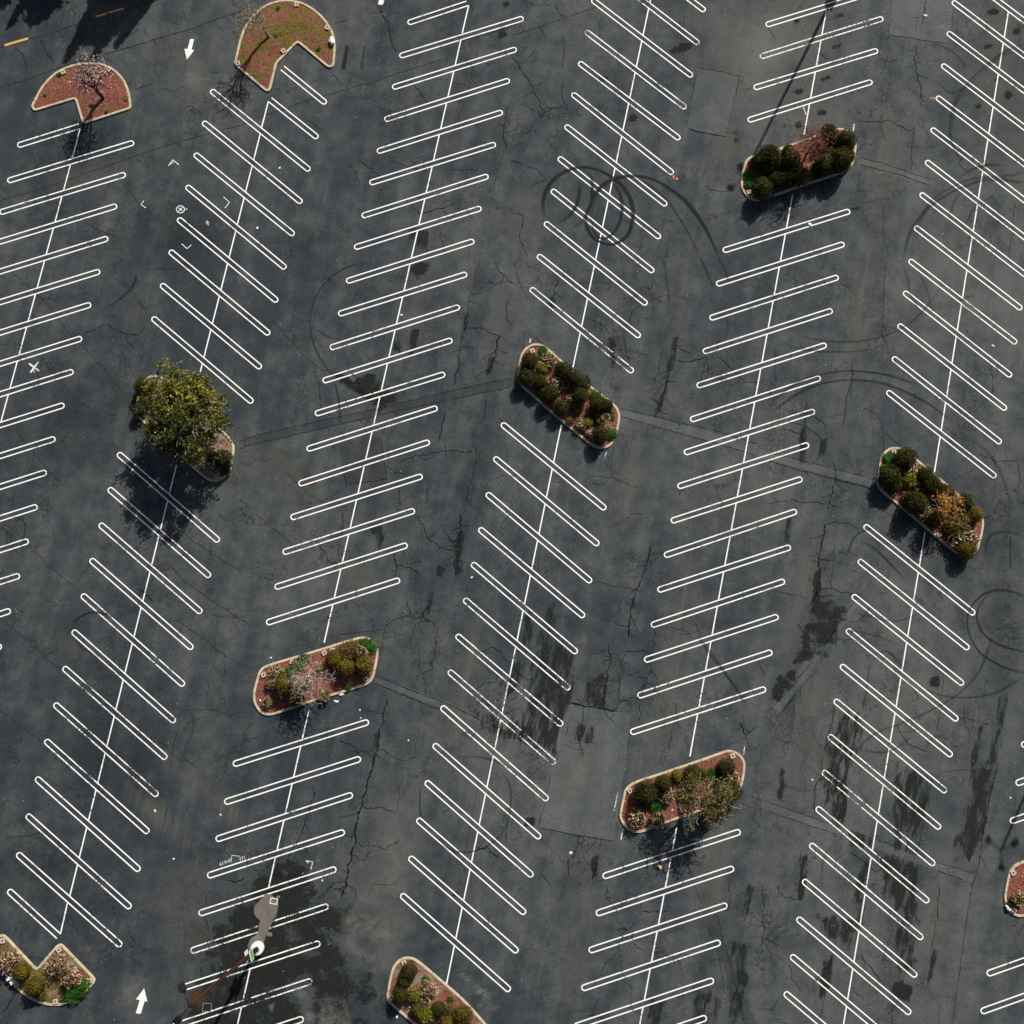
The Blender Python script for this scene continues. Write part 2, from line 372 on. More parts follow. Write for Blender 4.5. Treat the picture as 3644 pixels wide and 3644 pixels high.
def gridmesh(name, poly, res, keep, zf, attr=None):
    lo = poly.min(0) - res * 2 - max(0, -keep); hi = poly.max(0) + res * 2 + max(0, -keep)
    nx = int((hi[0] - lo[0]) / res) + 2; ny = int((hi[1] - lo[1]) / res) + 2
    X, Y = np.meshgrid(lo[0] + np.arange(nx) * res, lo[1] + np.arange(ny) * res)
    pts = np.c_[X.ravel(), Y.ravel()]; sd = sdist(pts, poly)
    ok = (sd > keep).reshape(ny, nx)
    cell = ok[:-1, :-1] | ok[1:, :-1] | ok[:-1, 1:] | ok[1:, 1:] if attr else ok[:-1, :-1] & ok[1:, :-1] & ok[:-1, 1:] & ok[1:, 1:]
    jj, ii = np.where(cell)
    idx = (jj * nx + ii); quads = np.c_[idx, idx + 1, idx + nx + 1, idx + nx]
    used, inv = np.unique(quads.ravel(), return_inverse=True)
    z = zf(pts[used], sd[used])
    v = np.c_[pts[used], z]
    me = mesh(name, v.tolist(), inv.reshape(-1, 4).tolist(), smooth=True, attr={attr[0]: attr[1](sd[used])} if attr else None)
    return me
def smooth_closed(p, k=5):
    out = []; n = len(p)
    for i in range(n):
        p0, p1, p2, p3 = p[i - 1], p[i], p[(i + 1) % n], p[(i + 2) % n]
        l = [max(np.hypot(*(b - a)), 1e-4) ** .5 for a, b in ((p0, p1), (p1, p2), (p2, p3))]
        m1 = ((p1 - p0) / l[0] - (p2 - p0) / (l[0] + l[1]) + (p2 - p1) / l[1]) * l[1]
        m2 = ((p2 - p1) / l[1] - (p3 - p1) / (l[1] + l[2]) + (p3 - p2) / l[2]) * l[1]
        for j in range(k):
            t = j / k
            out.append((2 * t**3 - 3 * t * t + 1) * p1 + (t**3 - 2 * t * t + t) * m1 + (-2 * t**3 + 3 * t * t) * p2 + (t**3 - t * t) * m2)
    return np.array(out)
def chaikin(p, q=.14):
    out = []
    for i in range(len(p)):
        a, b, c = p[i - 1], p[i], p[(i + 1) % len(p)]
        la = np.hypot(*(b - a)); lc = np.hypot(*(c - b)); d = min(.22, .35 * la, .35 * lc)
        out += [b + (a - b) / la * d, b * .6 + .2 * (b + (a - b) / la * d) + .2 * (b + (c - b) / lc * d), b + (c - b) / lc * d]
    return np.array(out)
def polyline(pts, step, jit, rng, z=0.0):
    g = [G(x, y, z) for x, y in pts]; out = [g[0]]
    for a, b in zip(g, g[1:]):
        n = max(1, int((b - a).length / step)); t = (b - a).normalized(); q = Vector((-t.y, t.x, 0)); off = 0
        for i in range(1, n + 1):
            u = i / n; off = .55 * off + rng.uniform(-jit, jit) * 1.5
            out.append(a.lerp(b, u) + q * (off if i < n else 0) + t * rng.uniform(-.3, .3) * jit)
    return out
def smoothline(pts, step=.5):
    g = [G(x, y) for x, y in pts]; g = [g[0] * 2 - g[1]] + g + [g[-1] * 2 - g[-2]]; out = []
    for i in range(1, len(g) - 2):
        p0, p1, p2, p3 = g[i - 1:i + 3]; n = max(2, int((p2 - p1).length / step))
        for j in range(n):
            t = j / n
            out.append(.5 * ((2 * p1) + (p2 - p0) * t + (2 * p0 - 5 * p1 + 4 * p2 - p3) * t * t + (3 * p1 - p0 - 3 * p2 + p3) * t**3))
    out.append(g[-2]); return out
def ribbon(geo, pts, widths, z):
    k = len(pts); n0 = len(geo.v)
    for i, p in enumerate(pts):
        t = pts[min(i + 1, k - 1)] - pts[max(i - 1, 0)]; t.z = 0
        t = t.normalized() if t.length > 1e-6 else Vector((1, 0, 0)); q = Vector((-t.y, t.x, 0)) * widths[i] / 2
        geo.v += [(p.x + q.x, p.y + q.y, z), (p.x - q.x, p.y - q.y, z)]
    for i in range(k - 1):
        a = n0 + 2 * i; geo.f.append((a, a + 1, a + 3, a + 2)); geo.m.append(0)

# ------------------------------------------------------------------ ground
R = 420
gv = [(-R, -R, 0), (R, -R, 0), (R, R, 0), (-R, R, 0)]
tag(link('asphalt_ground', mesh('asphalt_ground', gv, [(0, 1, 2, 3)]), M['asphalt']), kind='structure')

def patch(pts, mat='patch', z=.003):
    p = ccw(pxpoly(pts)); v = [(x, y, z) for x, y in p]
    return tag(link('asphalt_patch_strip', mesh('asphalt_patch', v, [tuple(range(len(v)))]), M[mat]), kind='structure')
PATCHES = [
    (P(Z(0, 2), 1400, 510, 1715, 570, 1615, 1030, 1318, 965), 'patch'),
    ([(2010, 2501), (2249, 2543), (2186, 2992), (1918, 2947)], 'patch'),
    ([(2209, 1458), (2694, 1580), (2690, 1618), (2207, 1480)], 'patch'),
    ([(870, 1557), (911, 1547), (1822, 1345), (1850, 1340), (1850, 1370), (1822, 1376), (911, 1581), (868, 1592)], 'patch_dark'),
    ([(1337, 2405), (1595, 2499), (1822, 2598), (1830, 2628), (1595, 2528), (1333, 2430)], 'patch'),
    ([(3063, 561), (3320, 641), (3313, 667), (3060, 585)], 'patch'),
    ([(2700, 1598), (3115, 1708), (3110, 1736), (2697, 1627)], 'patch'),
    ([(3040, 2128), (3062, 2142), (2775, 2535), (2743, 2512)], 'patch'),
    ([(2700, 2845), (2733, 2855), (3465, 3110), (3459, 3143), (2733, 2884), (2700, 2872)], 'patch'),
    (P(Z(0, 3), 940, -20, 905, 260, 1350, 330, 1405, -20), 'patch'),
    (P(Z(3, 2), 1470, 1140, 1530, 1100, 1640, 1420, 1860, 1960, 1760, 1960, 1560, 1400), 'patch_dark'),
    (P(Z(1, 1), 625, 1420, 935, 1368, 985, 1680, 680, 1730), 'patch_dark'),
]
for pt, m in PATCHES: patch(pt, m)

CAP = {'dark_rough': .30, 'dark_streak': .26, 'pale_hard': .35}
def decal(pts, mat, soft, z=.006, nm='asphalt_stain_surface'):
    p = pxpoly(pts); res = min(max(soft * .28, .16), .7)
    me = gridmesh('stain', p, res, -soft * .9, lambda q, s: np.full(len(q), z), ('fade', lambda s: np.clip(s / soft * .9, -1, CAP.get(mat, 1))))
    return tag(link(nm, me, M[mat]), kind='structure')
ell = lambda x, y, a, b, t=0: [(x + a * math.cos(q) * math.cos(t) - b * math.sin(q) * math.sin(t), y + a * math.cos(q) * math.sin(t) + b * math.sin(q) * math.cos(t)) for q in np.linspace(0, 2 * math.pi, 18)[:-1]]
f22, f23, f32, f33, f31, f30, f11, f03, f02, f00, f01, f21, f20, f10, f12, f13 = Z(2, 2), Z(2, 3), Z(3, 2), Z(3, 3), Z(3, 1), Z(3, 0), Z(1, 1), Z(0, 3), Z(0, 2), Z(0, 0), Z(0, 1), Z(2, 1), Z(2, 0), Z(1, 0), Z(1, 2), Z(1, 3)
LAY = {'pale': .0045, 'pale_strong': .0045, 'pale_streak': .0052, 'brown': .0045, 'dark_soft': .0060, 'oil': .0075, 'dark_streak': .0090, 'dark_rough': .0105, 'pale_hard': .0125, 'lime': .0125, 'rust_dark': .0140, 'teal': .0140, 'rust': .0155}
lc = {}
def D(pts, mat, soft):
    lc[mat] = lc.get(mat, 0) + 1
    decal(pts, mat, soft, LAY[mat] + .00035 * (lc[mat] % 4))
# pale dusty areas first
D(ell(2720, 170, 330, 300), 'pale_strong', 7); D(ell(3560, 330, 190, 330), 'pale', 6); D(ell(2880, 430, 170, 90), 'pale_strong', 3); D(ell(2600, 520, 110, 120), 'pale', 3)
D(ell(690, 270, 75, 120), 'pale_strong', 2.2); D(ell(560, 180, 60, 60), 'pale', 1.6); D(ell(830, 170, 22, 60), 'pale_strong', 1.0); D(ell(1190, 480, 45, 45), 'pale', 1.3); D(ell(105, 390, 20, 50, .3), 'pale_strong', .9)
D(ell(1390, 3080, 170, 300), 'pale_strong', 5); D(ell(640, 3250, 150, 260), 'pale', 4); D(ell(480, 3560, 90, 120), 'pale_strong', 2.2); D(ell(560, 2900, 80, 200, -.8), 'pale_streak', 2.2); D(ell(700, 3320, 60, 60), 'brown', 1.6)
D(ell(3065, 1080, 55, 380, .17), 'pale_streak', 2.6); D(ell(2990, 1500, 50, 260, .17), 'pale_streak', 2.4); D(ell(2400, 2300, 70, 420, .17), 'pale_streak', 3.0); D(ell(2050, 3380, 60, 400, .16), 'pale_streak', 3.0)
D(ell(2420, 1100, 45, 340, .16), 'pale_streak', 2.2); D(ell(2850, 2150, 60, 320, .16), 'pale_streak', 2.2); D(ell(2890, 2560, 80, 240, .16), 'pale_streak', 2.4); D(ell(2780, 2900, 70, 260, .16), 'pale', 2.6)
D(ell(2060, 2760, 80, 190, .16), 'pale_strong', 2.2); D(ell(2060, 2330, 45, 110, .3), 'pale_strong', 1.3); D(ell(3350, 3250, 45, 360, .17), 'pale_streak', 2.0); D(ell(3440, 2800, 35, 260, .17), 'pale_streak', 1.6)
D(ell(720, 2800, 60, 300, -.85), 'pale_streak', 2.4); D(ell(1000, 1700, 60, 170, -.7), 'pale', 2.2); D(ell(1500, 1000, 60, 300, .2), 'pale', 3); D(ell(1400, 1500, 70, 60), 'pale', 1.6)
D(ell(300, 640, 160, 90), 'pale', 2.5); D(ell(1640, 2500, 60, 380, .2), 'pale_streak', 2.4); D(ell(1330, 520, 60, 60), 'pale', 1.5); D(ell(560, 600, 70, 30, .5), 'pale', .9); D(ell(820, 1080, 60, 60), 'pale', 1.4); D(ell(480, 1130, 60, 60), 'pale', 1.4)
D(ell(1180, 100, 50, 90), 'pale_strong', 1.8); D(ell(2560, 3100, 60, 200, .2), 'pale_streak', 2); D(ell(1190, 490, 14, 12), 'pale_strong', .4); D(ell(3150, 560, 60, 240, .17), 'pale_streak', 2); D(ell(2250, 1680, 60, 220, .16), 'pale_streak', 2.2); D(ell(2640, 1830, 110, 90), 'pale', 2)
D(ell(1780, 1160, 70, 170, .2), 'pale', 2); D(ell(1880, 760, 90, 140), 'pale', 2.4); D(ell(1250, 2060, 70, 110, -.5), 'pale', 2); D(ell(200, 2250, 60, 200, -.8), 'pale', 2); D(ell(880, 2500, 30, 160, .15), 'pale', 1.4); D(ell(2700, 3130, 60, 40), 'pale_strong', 1.2)
D(P(f11, 60, 1410, 200, 1450, 330, 1600, 520, 1730, 500, 1790, 400, 1790, 200, 1650, 60, 1480), 'brown', 1.0)
D(P(f00, 1200, 1150, 1330, 1180, 1290, 1250, 1200, 1230), 'brown', .7)
# darker sealcoat / oil
D(ell(1090, 880, 70, 110), 'dark_soft', 2.5); D(ell(420, 2700, 260, 200), 'dark_soft', 6); D(ell(250, 1500, 220, 260), 'dark_soft', 6)
D(ell(1200, 2280, 140, 70, -.3), 'dark_soft', 3); D(ell(2500, 2900, 160, 70, -.3), 'dark_soft', 3); D(ell(3560, 2200, 120, 300), 'dark_soft', 5)
D(ell(1700, 1650, 110, 240, .2), 'dark_soft', 4); D(ell(130, 3100, 220, 160), 'dark_soft', 4); D(ell(3400, 1900, 260, 200), 'dark_soft', 5)
D(ell(350, 480, 130, 90), 'dark_soft', 3); D(ell(640, 840, 220, 200), 'dark_soft', 5); D(ell(3590, 3350, 60, 240), 'dark_soft', 3)
for x, y, a, b in ((2843, 325, 24, 13), (2925, 402, 22, 17), (2842, 445, 18, 17), (2988, 56, 20, 12), (2940, 280, 22, 14), (2976, 165, 24, 12), (2836, 75, 14, 18),
                   (3533, 45, 26, 18), (3515, 165, 24, 14), (3590, 340, 22, 20), (3480, 380, 18, 14), (3620, 110, 22, 16), (3555, 280, 18, 12), (1300, 3300, 14, 12),
                   (2425, 170, 50, 18), (1790, 120, 22, 18), (1800, 15, 20, 14), (2150, 280, 26, 12), (2250, 420, 20, 18), (3040, 745, 22, 12), (1620, 3180, 18, 12), (1720, 3290, 16, 10)):
    D(ell(x, y, a, b, -.3), 'oil', .55)
# ravelled dark bands
D(P(f22, 210, 880, 330, 980, 460, 1100, 450, 1420, 330, 1810, 80, 1740, 150, 1300, 190, 1000), 'dark_streak', 1.6)
D(P(f22, 90, 780, 160, 720, 150, 1000, 110, 1080, 80, 980), 'dark_streak', .7); D(P(f22, 270, 680, 310, 690, 300, 980, 250, 980), 'dark_streak', .8)
D(P(f22, 20, 1120, 100, 1150, 60, 1300, -60, 1400, -60, 1300), 'dark_streak', .8); D(P(f22, 0, 1560, 140, 1620, 100, 1740, -60, 1700), 'dark_streak', .9)
D(P(f23, 560, 1520, 720, 1500, 700, 1740, 640, 1932, 600, 2100, 560, 2350, 470, 2340, 410, 1960, 430, 1800), 'dark_streak', 1.3)
D(P(f33, 980, -20, 1240, 60, 1170, 420, 1080, 640, 915, 600, 940, 300), 'dark_streak', 1.3)
D(P(f33, 1520, 0, 1700, -20, 1690, 120, 1600, 600, 1440, 720, 1450, 500, 1540, 200), 'dark_streak', 1.2)
D(P(f33, 850, 690, 1000, 650, 1110, 760, 1150, 1180, 1040, 1180, 880, 920), 'dark_streak', 1.3)
D(P(f33, 330, 1100, 700, 1130, 660, 1350, 480, 1300), 'dark_streak', 1.1); D(P(f33, 920, 1600, 1090, 1650, 1050, 1760, 930, 1700), 'dark_rough', .8)
D(P(f33, 230, 650, 310, 660, 270, 1000, 220, 980), 'dark_streak', .7); D(P(f33, 410, 1450, 500, 1400, 460, 1700, 390, 1740), 'dark_streak', .7)
D(P(f33, 960, 1180, 1110, 1280, 1080, 1560, 960, 1500), 'dark_streak', 1.2); D(P(f33, 1220, 1420, 1280, 1300, 1230, 1600, 1190, 1700), 'dark_streak', .7)
D(P(f33, 520, 90, 620, 60, 560, 420, 500, 300), 'dark_streak', .8); D(P(f33, 80, 0, 140, 0, 110, 240, 60, 230), 'dark_streak', .6)
D(P(f33, 600, 480, 780, 520, 800, 600, 620, 600), 'dark_streak', .7); D(P(f33, 700, 700, 800, 720, 700, 1100, 640, 1100), 'dark_streak', 1.0)
D(P(f23, 350, 450, 420, 430, 410, 700, 330, 760), 'dark_streak', .7); D(P(f23, 300, 740, 460, 640, 600, 720, 440, 1080, 300, 1130, 180, 1150, 240, 980), 'dark_rough', 1.3)
D(P(f23, 60, 1260, 230, 1150, 230, 1260, 90, 1420, 20, 1420), 'dark_rough', .8); D(P(f23, 1740, 1390, 1800, 1410, 1760, 1700, 1700, 1932, 1660, 1900, 1720, 1560), 'dark_streak', .8)
D(P(f23, 1590, 1620, 1620, 1620, 1560, 1932, 1500, 1932), 'dark_streak', .6); D(P(f23, 690, 1400, 750, 1300, 740, 1480, 700, 1560), 'dark_streak', .6); D(P(f23, 130, 60, 170, 30, 150, 230, 120, 230), 'dark_streak', .5)
D(P(f23, 1230, 1250, 1290, 1220, 1280, 1330, 1230, 1310), 'dark_rough', .5)
D(P(f11, 1150, 60, 1290, 50, 1270, 140, 1180, 150), 'dark_rough', .8); D(P(f01, 1150, 1720, 1310, 1740, 1290, 1900, 1180, 1840), 'dark_streak', .9)
D(P(f11, 780, 930, 880, 890, 950, 1000, 1090, 1040, 1050, 1110, 930, 1145, 740, 1010), 'dark_rough', 1.1); D(P(f11, 560, 860, 640, 880, 780, 1000, 950, 1120, 900, 1130, 700, 1000), 'dark_rough', .5)
D(P(f11, 1150, 550, 1230, 560, 1200, 780, 1150, 760), 'dark_streak', .5); D(P(f11, 1730, 780, 1800, 760, 1780, 880, 1720, 900), 'dark_streak', .6); D(P(f11, 1560, 420, 1610, 420, 1590, 580, 1540, 560), 'dark_streak', .5)
D(P(f11, 1040, 640, 1100, 640, 1090, 720, 1030, 720), 'dark_rough', .5)
D(P(f21, 1290, 560, 1350, 540, 1330, 690, 1290, 760), 'dark_streak', .6); D(P(f21, 840, 120, 960, 80, 980, 200, 930, 300, 900, 180), 'dark_streak', .7); D(P(f21, 1520, 160, 1590, 140, 1550, 460, 1500, 480), 'dark_streak', .5)
D(P(f21, 1620, 1480, 1830, 1560, 1900, 1720, 1700, 1620), 'dark_streak', .9); D(P(f21, 1380, 400, 1440, 420, 1400, 500, 1360, 480), 'dark_rough', .4); D(P(f21, 860, 1780, 930, 1600, 920, 1800, 880, 1932), 'dark_streak', .5)
D(P(f32, 1640, 1300, 1800, 1340, 1760, 1640, 1700, 1600), 'dark_streak', .9); D(P(f32, 1380, 1660, 1560, 1720, 1480, 1960, 1360, 1960), 'dark_streak', 1.2); D(P(f32, 1040, 1760, 1160, 1740, 1120, 1960, 1000, 1960), 'dark_streak', .9); D(P(f32, 1640, 1660, 1760, 1700, 1720, 1960, 1640, 1960), 'dark_streak', .9)
D(P(f32, 600, 690, 660, 640, 640, 820, 600, 850), 'dark_streak', .4); D(P(f32, 90, 380, 180, 370, 170, 440, 100, 440), 'dark_rough', .5); D(P(f32, 1780, 860, 1830, 900, 1770, 1180, 1720, 1180), 'dark_streak', .6)
D(P(f12, 700, 580, 790, 600, 800, 850, 720, 840), 'oil', .9); D(P(f12, 270, 300, 330, 310, 320, 390, 270, 380), 'dark_rough', .4); D(P(f12, 1210, 620, 1260, 600, 1220, 820, 1130, 1150, 1080, 1210, 1150, 1000), 'dark_streak', .45)
D(P(f13, 250, 1300, 290, 1300, 280, 1560, 230, 1560), 'dark_streak', .5); D(P(f13, 390, 1380, 450, 1360, 440, 1500, 390, 1520), 'dark_streak', .5); D(P(f22, 560, 1240, 730, 1230, 700, 1470, 560, 1460), 'dark_streak', .7)
D(P(f22, 490, 1590, 620, 1620, 600, 1750, 480, 1720), 'dark_streak', .7); D(P(f22, 920, 570, 960, 580, 920, 720, 890, 700), 'dark_streak', .4); D(P(f22, 1080, 890, 1110, 900, 1070, 1060, 1050, 1050), 'dark_streak', .35)
D(P(f13, 1100, 1040, 1120, 1040, 1120, 1050, 1100, 1050), 'dark_rough', .3)
# wet-looking broken ground round the light pole
D([(760, 3340), (850, 3180), (930, 3120), (1010, 3090), (1080, 3120), (1120, 3190), (1235, 3225), (1250, 3295), (1200, 3335), (1235, 3410), (1285, 3450), (1292, 3560), (1300, 3760), (1130, 3760), (1125, 3560), (1085, 3480), (1020, 3470), (1060, 3600), (1090, 3760), (690, 3760), (680, 3600), (740, 3480)], 'dark_rough', 2.6)
D([(960, 3060), (1040, 3050), (1100, 3090), (1060, 3120), (980, 3110)], 'dark_rough', 1.2); D([(1130, 2960), (1180, 2950), (1190, 3010), (1150, 3030)], 'dark_soft', 1)
D([(1215, 3225), (1300, 3240), (1400, 3230), (1420, 3330), (1330, 3460), (1290, 3430), (1240, 3390), (1205, 3335)], 'pale_hard', 1.4)
D([(1135, 3545), (1195, 3530), (1245, 3560), (1250, 3650), (1245, 3740), (1130, 3740)], 'pale_hard', .9)
D([(1030, 3505), (1075, 3500), (1110, 3560), (1125, 3640), (1085, 3640), (1060, 3560)], 'pale_hard', .8); D([(1000, 3300), (1050, 3290), (1080, 3340), (1040, 3370)], 'pale_hard', .9); D([(1060, 3210), (1100, 3200), (1110, 3250), (1070, 3260)], 'pale', .9)
D([(955, 3580), (975, 3570), (970, 3610)], 'pale_hard', .4)
D(ell(1380, 3330, 90, 170), 'pale_strong', 2.5)
D([(1300, 3380), (1330, 3390), (1310, 3640), (1400, 3700), (1310, 3700)], 'pale', 1.6)
D(P(f31, 1480, 1470, 1560, 1520, 1700, 1600, 1830, 1700, 1800, 1740, 1880, 1850, 1840, 1860, 1700, 1800, 1580, 1640, 1470, 1530), 'lime', 1.3)
D(P(f31, 1540, 1630, 1600, 1640, 1750, 1800, 1800, 1932, 1740, 1900, 1620, 1740), 'lime', .9); D(P(f31, 1370, 1540, 1450, 1480, 1440, 1600, 1400, 1610), 'lime', .8)
D(ell(3180, 1655, 60, 18, .6), 'pale', .7); D(P(f13, 1160, 1540, 1260, 1580, 1230, 1620, 1180, 1590), 'lime', .5)
D([(606, 3440), (618, 3432), (630, 3448), (648, 3490), (640, 3508), (622, 3490)], 'rust', .8)
D([(690, 3500), (740, 3520), (760, 3560), (720, 3600), (680, 3590), (660, 3540)], 'rust_dark', .9); D([(664, 3512), (690, 3496), (705, 3492), (676, 3520)], 'brown', .5)
D(ell(1112, 1722, 16, 10), 'rust_dark', .4); D(P(f01, 1690, 240, 1780, 280, 1760, 310, 1700, 300), 'teal', .5); D(P(f01, 1770, 350, 1860, 390, 1840, 440, 1780, 410), 'teal', .6)
D(P(f01, 810, 1400, 830, 1400, 860, 1460, 820, 1460), 'rust_dark', .35)

# ------------------------------------------------------------------ cracks (part of the pavement)
rng = random.Random(5)
CK = Geo(); CB = Geo()
def crack(pts, wd=.045, geo=None, jit=.07, br=.10, step=.22):
    geo = geo or CK
    ln = polyline(pts, step, jit, rng)
    wds = [wd * 1.12 * rng.uniform(.35, 1.5) for _ in ln]; wds[0] *= .3; wds[-1] *= .2
    ribbon(geo, ln, wds, .0172)
    for i in range(2, len(ln) - 2):
        if rng.random() < br:
            t = (ln[i + 1] - ln[i]).normalized(); a = rng.choice((-1, 1)) * rng.uniform(.6, 1.5)
            d = Matrix.Rotation(a, 3, 'Z') @ t; p = ln[i].copy(); q = [p.copy()]
            for _ in range(rng.randint(2, 9)):
                d = Matrix.Rotation(rng.uniform(-.5, .5), 3, 'Z') @ d; p = p + d * rng.uniform(.12, .3); q.append(p.copy())
            ribbon(geo, q, [wd * rng.uniform(.3, .8) * (1 - .7 * j / len(q)) for j in range(len(q))], .0176)
B_ = dict(geo=CB)
# seams of the service road and old paving joints
crack(P(f00, 0, 665, 230, 590, 450, 510, 720, 420, 800, 405, 1000, 350, 1400, 230, 1830, 80), .07, CB, .03, .04)
crack([(835, 55), (900, 20), (1000, -25)], .05, CB, .03, .02)
crack(P(f00, 0, 360, 250, 290, 420, 240, 700, 140, 1000, 60, 1200, 0), .035, CK, .02, .03)
crack(P(f00, 0, 1510, 350, 1410, 700, 1290, 960, 1200, 1150, 1130, 1500, 1030, 1932, 910), .045, CB, .03, .03)
crack(P(f01, 0, 890, 300, 790, 520, 720, 900, 610, 1150, 530, 1400, 450), .05, CB, .03, .03)
crack(P(f01, 1560, 310, 1932, 200), .03, CK, .03); crack(P(f02, 0, 270, 250, 190, 500, 100, 730, 20), .05, CB, .03, .04)
crack(P(f00, 300, 300, 340, 380, 380, 430, 410, 500), .05); crack(P(f00, 120, 360, 180, 430, 210, 540), .045); crack(P(f00, 360, 150, 350, 220), .03)
crack(P(f00, 1150, 290, 1180, 350), .05); crack(P(f00, 1090, 50, 1110, 110), .04); crack(P(f00, 1380, 60, 1390, 140), .04); crack(P(f00, 1165, 510, 1195, 600), .035)
crack(P(f00, 1020, 670, 1160, 635), .035); crack(P(f00, 1200, 660, 1300, 690, 1400, 650), .025, CB); crack(P(f00, 900, 1350, 1020, 1500, 1180, 1640, 1400, 1820), .03, CB, .05)
crack(P(f00, 760, 1500, 840, 1370), .03); crack(P(f00, 640, 1680, 900, 1800), .025)
crack(P(f01, 930, 50, 970, 130, 1010, 260, 1060, 400), .05); crack(P(f01, 850, 100, 970, 90), .03); crack(P(f01, 590, 180, 700, 150), .03); crack(P(f01, 560, 540, 660, 640), .03)
crack(P(f01, 1620, 30, 1630, 100), .04); crack(P(f01, 1680, 370, 1650, 480, 1600, 700, 1540, 860, 1500, 1010), .045, CB); crack(P(f01, 1360, 590, 1600, 650), .03, CB)
crack(P(f01, 340, 880, 430, 930, 500, 980), .05, CB); crack(P(f01, 1460, 1160, 1480, 1280, 1560, 1290, 1680, 1270), .035); crack(P(f01, 780, 1200, 900, 1300, 960, 1360), .035)
crack(P(f01, 1000, 1200, 1150, 1260, 1290, 1290), .03); crack(P(f01, 1100, 1500, 1180, 1540, 1230, 1610, 1300, 1600, 1500, 1540), .045); crack(P(f01, 1820, 930, 1900, 960, 1932, 900), .06, CB)
crack(P(f01, 1870, 1130, 1840, 1260, 1800, 1390, 1800, 1480), .035, CB); crack(P(f01, 1900, 800, 1870, 1000, 1890, 1150), .05)
crack(P(f02, 0, 420, 60, 520, 160, 680, 210, 790, 250, 840, 390, 810), .055, CK, .08, .2); crack(P(f02, 250, 840, 150, 940, 140, 1000, 60, 1020), .04); crack(P(f02, 260, 1030, 350, 1160), .035, CB)
crack(P(f02, 380, 620, 380, 720, 430, 850), .045); crack(P(f02, 320, 30, 360, 110, 400, 130), .045); crack(P(f02, 120, 20, 180, 40, 300, 30), .035)
crack(P(f02, 0, 1210, 200, 1290, 260, 1360, 120, 1430), .03); crack(P(f02, 1320, 965, 1420, 1000, 1615, 1030), .07, CK, .03, .1); crack(P(f02, 1400, 510, 1715, 570, 1690, 720), .035, CK, .02)
crack(P(f02, 1318, 965, 1360, 740, 1400, 510), .03, CB, .02); crack(P(f02, 1615, 1030, 1700, 640), .03, CB, .02)
crack(P(f02, 1170, 1330, 1200, 1400), .03); crack(P(f02, 1160, 1600, 1140, 1760, 1080, 1932), .035, CB); crack(P(f02, 0, 1600, 90, 1640, 60, 1800, 120, 1932), .05)
crack(P(f02, 1560, 1200, 1550, 1330, 1500, 1440), .03, CB); crack(P(f02, 1750, 680, 1850, 650), .03)
crack(P(f03, 940, 0, 905, 260), .025, CK, .02, .02); crack(P(f03, 1190, 0, 1180, 110, 1155, 190), .05, CK, .05); crack(P(f03, 905, 260, 1000, 275, 1350, 330), .045, CK, .03); crack(P(f03, 1405, 0, 1390, 200), .025, CK, .02)
crack(P(f03, 680, 910, 800, 915, 900, 905, 1000, 950, 1060, 985, 1110, 950), .05); crack(P(f03, 1110, 950, 1100, 1050, 1085, 1150, 1080, 1290), .045); crack(P(f03, 800, 455, 920, 465, 980, 450), .03)
crack(P(f03, 700, 1190, 860, 1230, 1250, 1360), .03, CK, .02); crack(P(f03, 690, 1240, 1030, 1330, 1240, 1410), .045, CK, .02); crack(P(f03, 1060, 1390, 960, 1500, 850, 1500, 720, 1530), .035, CB)
crack(P(f03, 860, 1520, 870, 1750, 890, 1900), .03, CB); crack(P(f03, 0, 215, 60, 300), .035); crack(P(f03, 1870, 1480, 1840, 1760, 1820, 1932), .035, CB); crack(P(f03, 1040, 1220, 1040, 1330), .03, CB)
crack(P(f03, 1130, 340, 1110, 480, 1140, 620, 1160, 800), .05, CK, .09, .5); crack(P(f03, 1560, 1090, 1440, 1230, 1500, 1290), .03)
# evergreen row aisle
crack(P(f10, 60, 90, 200, 220, 400, 410, 530, 590, 760, 820, 960, 1060), .03, CB, .05, .05); crack(P(f10, 100, 1290, 300, 1540, 500, 1760), .03, CB, .05)
crack(P(f10, 930, 190, 1000, 270, 1100, 410), .045, CB); crack(P(f10, 640, 590, 800, 515, 900, 560, 980, 590, 1060, 590, 1090, 520), .04); crack(P(f10, 940, 610, 1010, 700), .045)
crack(P(f10, 480, 960, 620, 1110, 780, 1220, 900, 1190), .03, CB); crack(P(f10, 620, 1110, 560, 1200), .025); crack(P(f10, 1800, 1400, 1932, 1360), .03); crack(P(f10, 1780, 1460, 1932, 1420), .03)
crack(P(f11, 0, 1350, 500, 1240, 950, 1140, 1500, 1010, 1932, 920), .028, CK, .02, .02); crack(P(f11, 0, 1420, 600, 1275, 1200, 1140, 1932, 985), .028, CK, .02, .02)
crack(P(f11, 1690, 30, 1650, 180, 1630, 260, 1600, 400, 1570, 540), .055, CB, .05, .15); crack(P(f11, 1600, 430, 1560, 600, 1530, 850, 1490, 990), .075, CK, .07, .3); crack(P(f11, 1900, 330, 1890, 480, 1932, 520), .05)
crack(P(f11, 1850, 580, 1820, 680, 1790, 800, 1740, 900), .10, CK, .09, .5); crack(P(f11, 1600, 545, 1720, 545, 1860, 620), .04); crack(P(f11, 1740, 1080, 1720, 1250), .06)
crack(P(f11, 430, 200, 440, 560, 640, 640), .01); crack(P(f11, 300, 460, 420, 500), .03, CB); crack(P(f11, 120, 480, 300, 680, 440, 820, 560, 880), .04, CB); crack(P(f11, 440, 820, 480, 1000, 500, 1180, 580, 1220), .04)
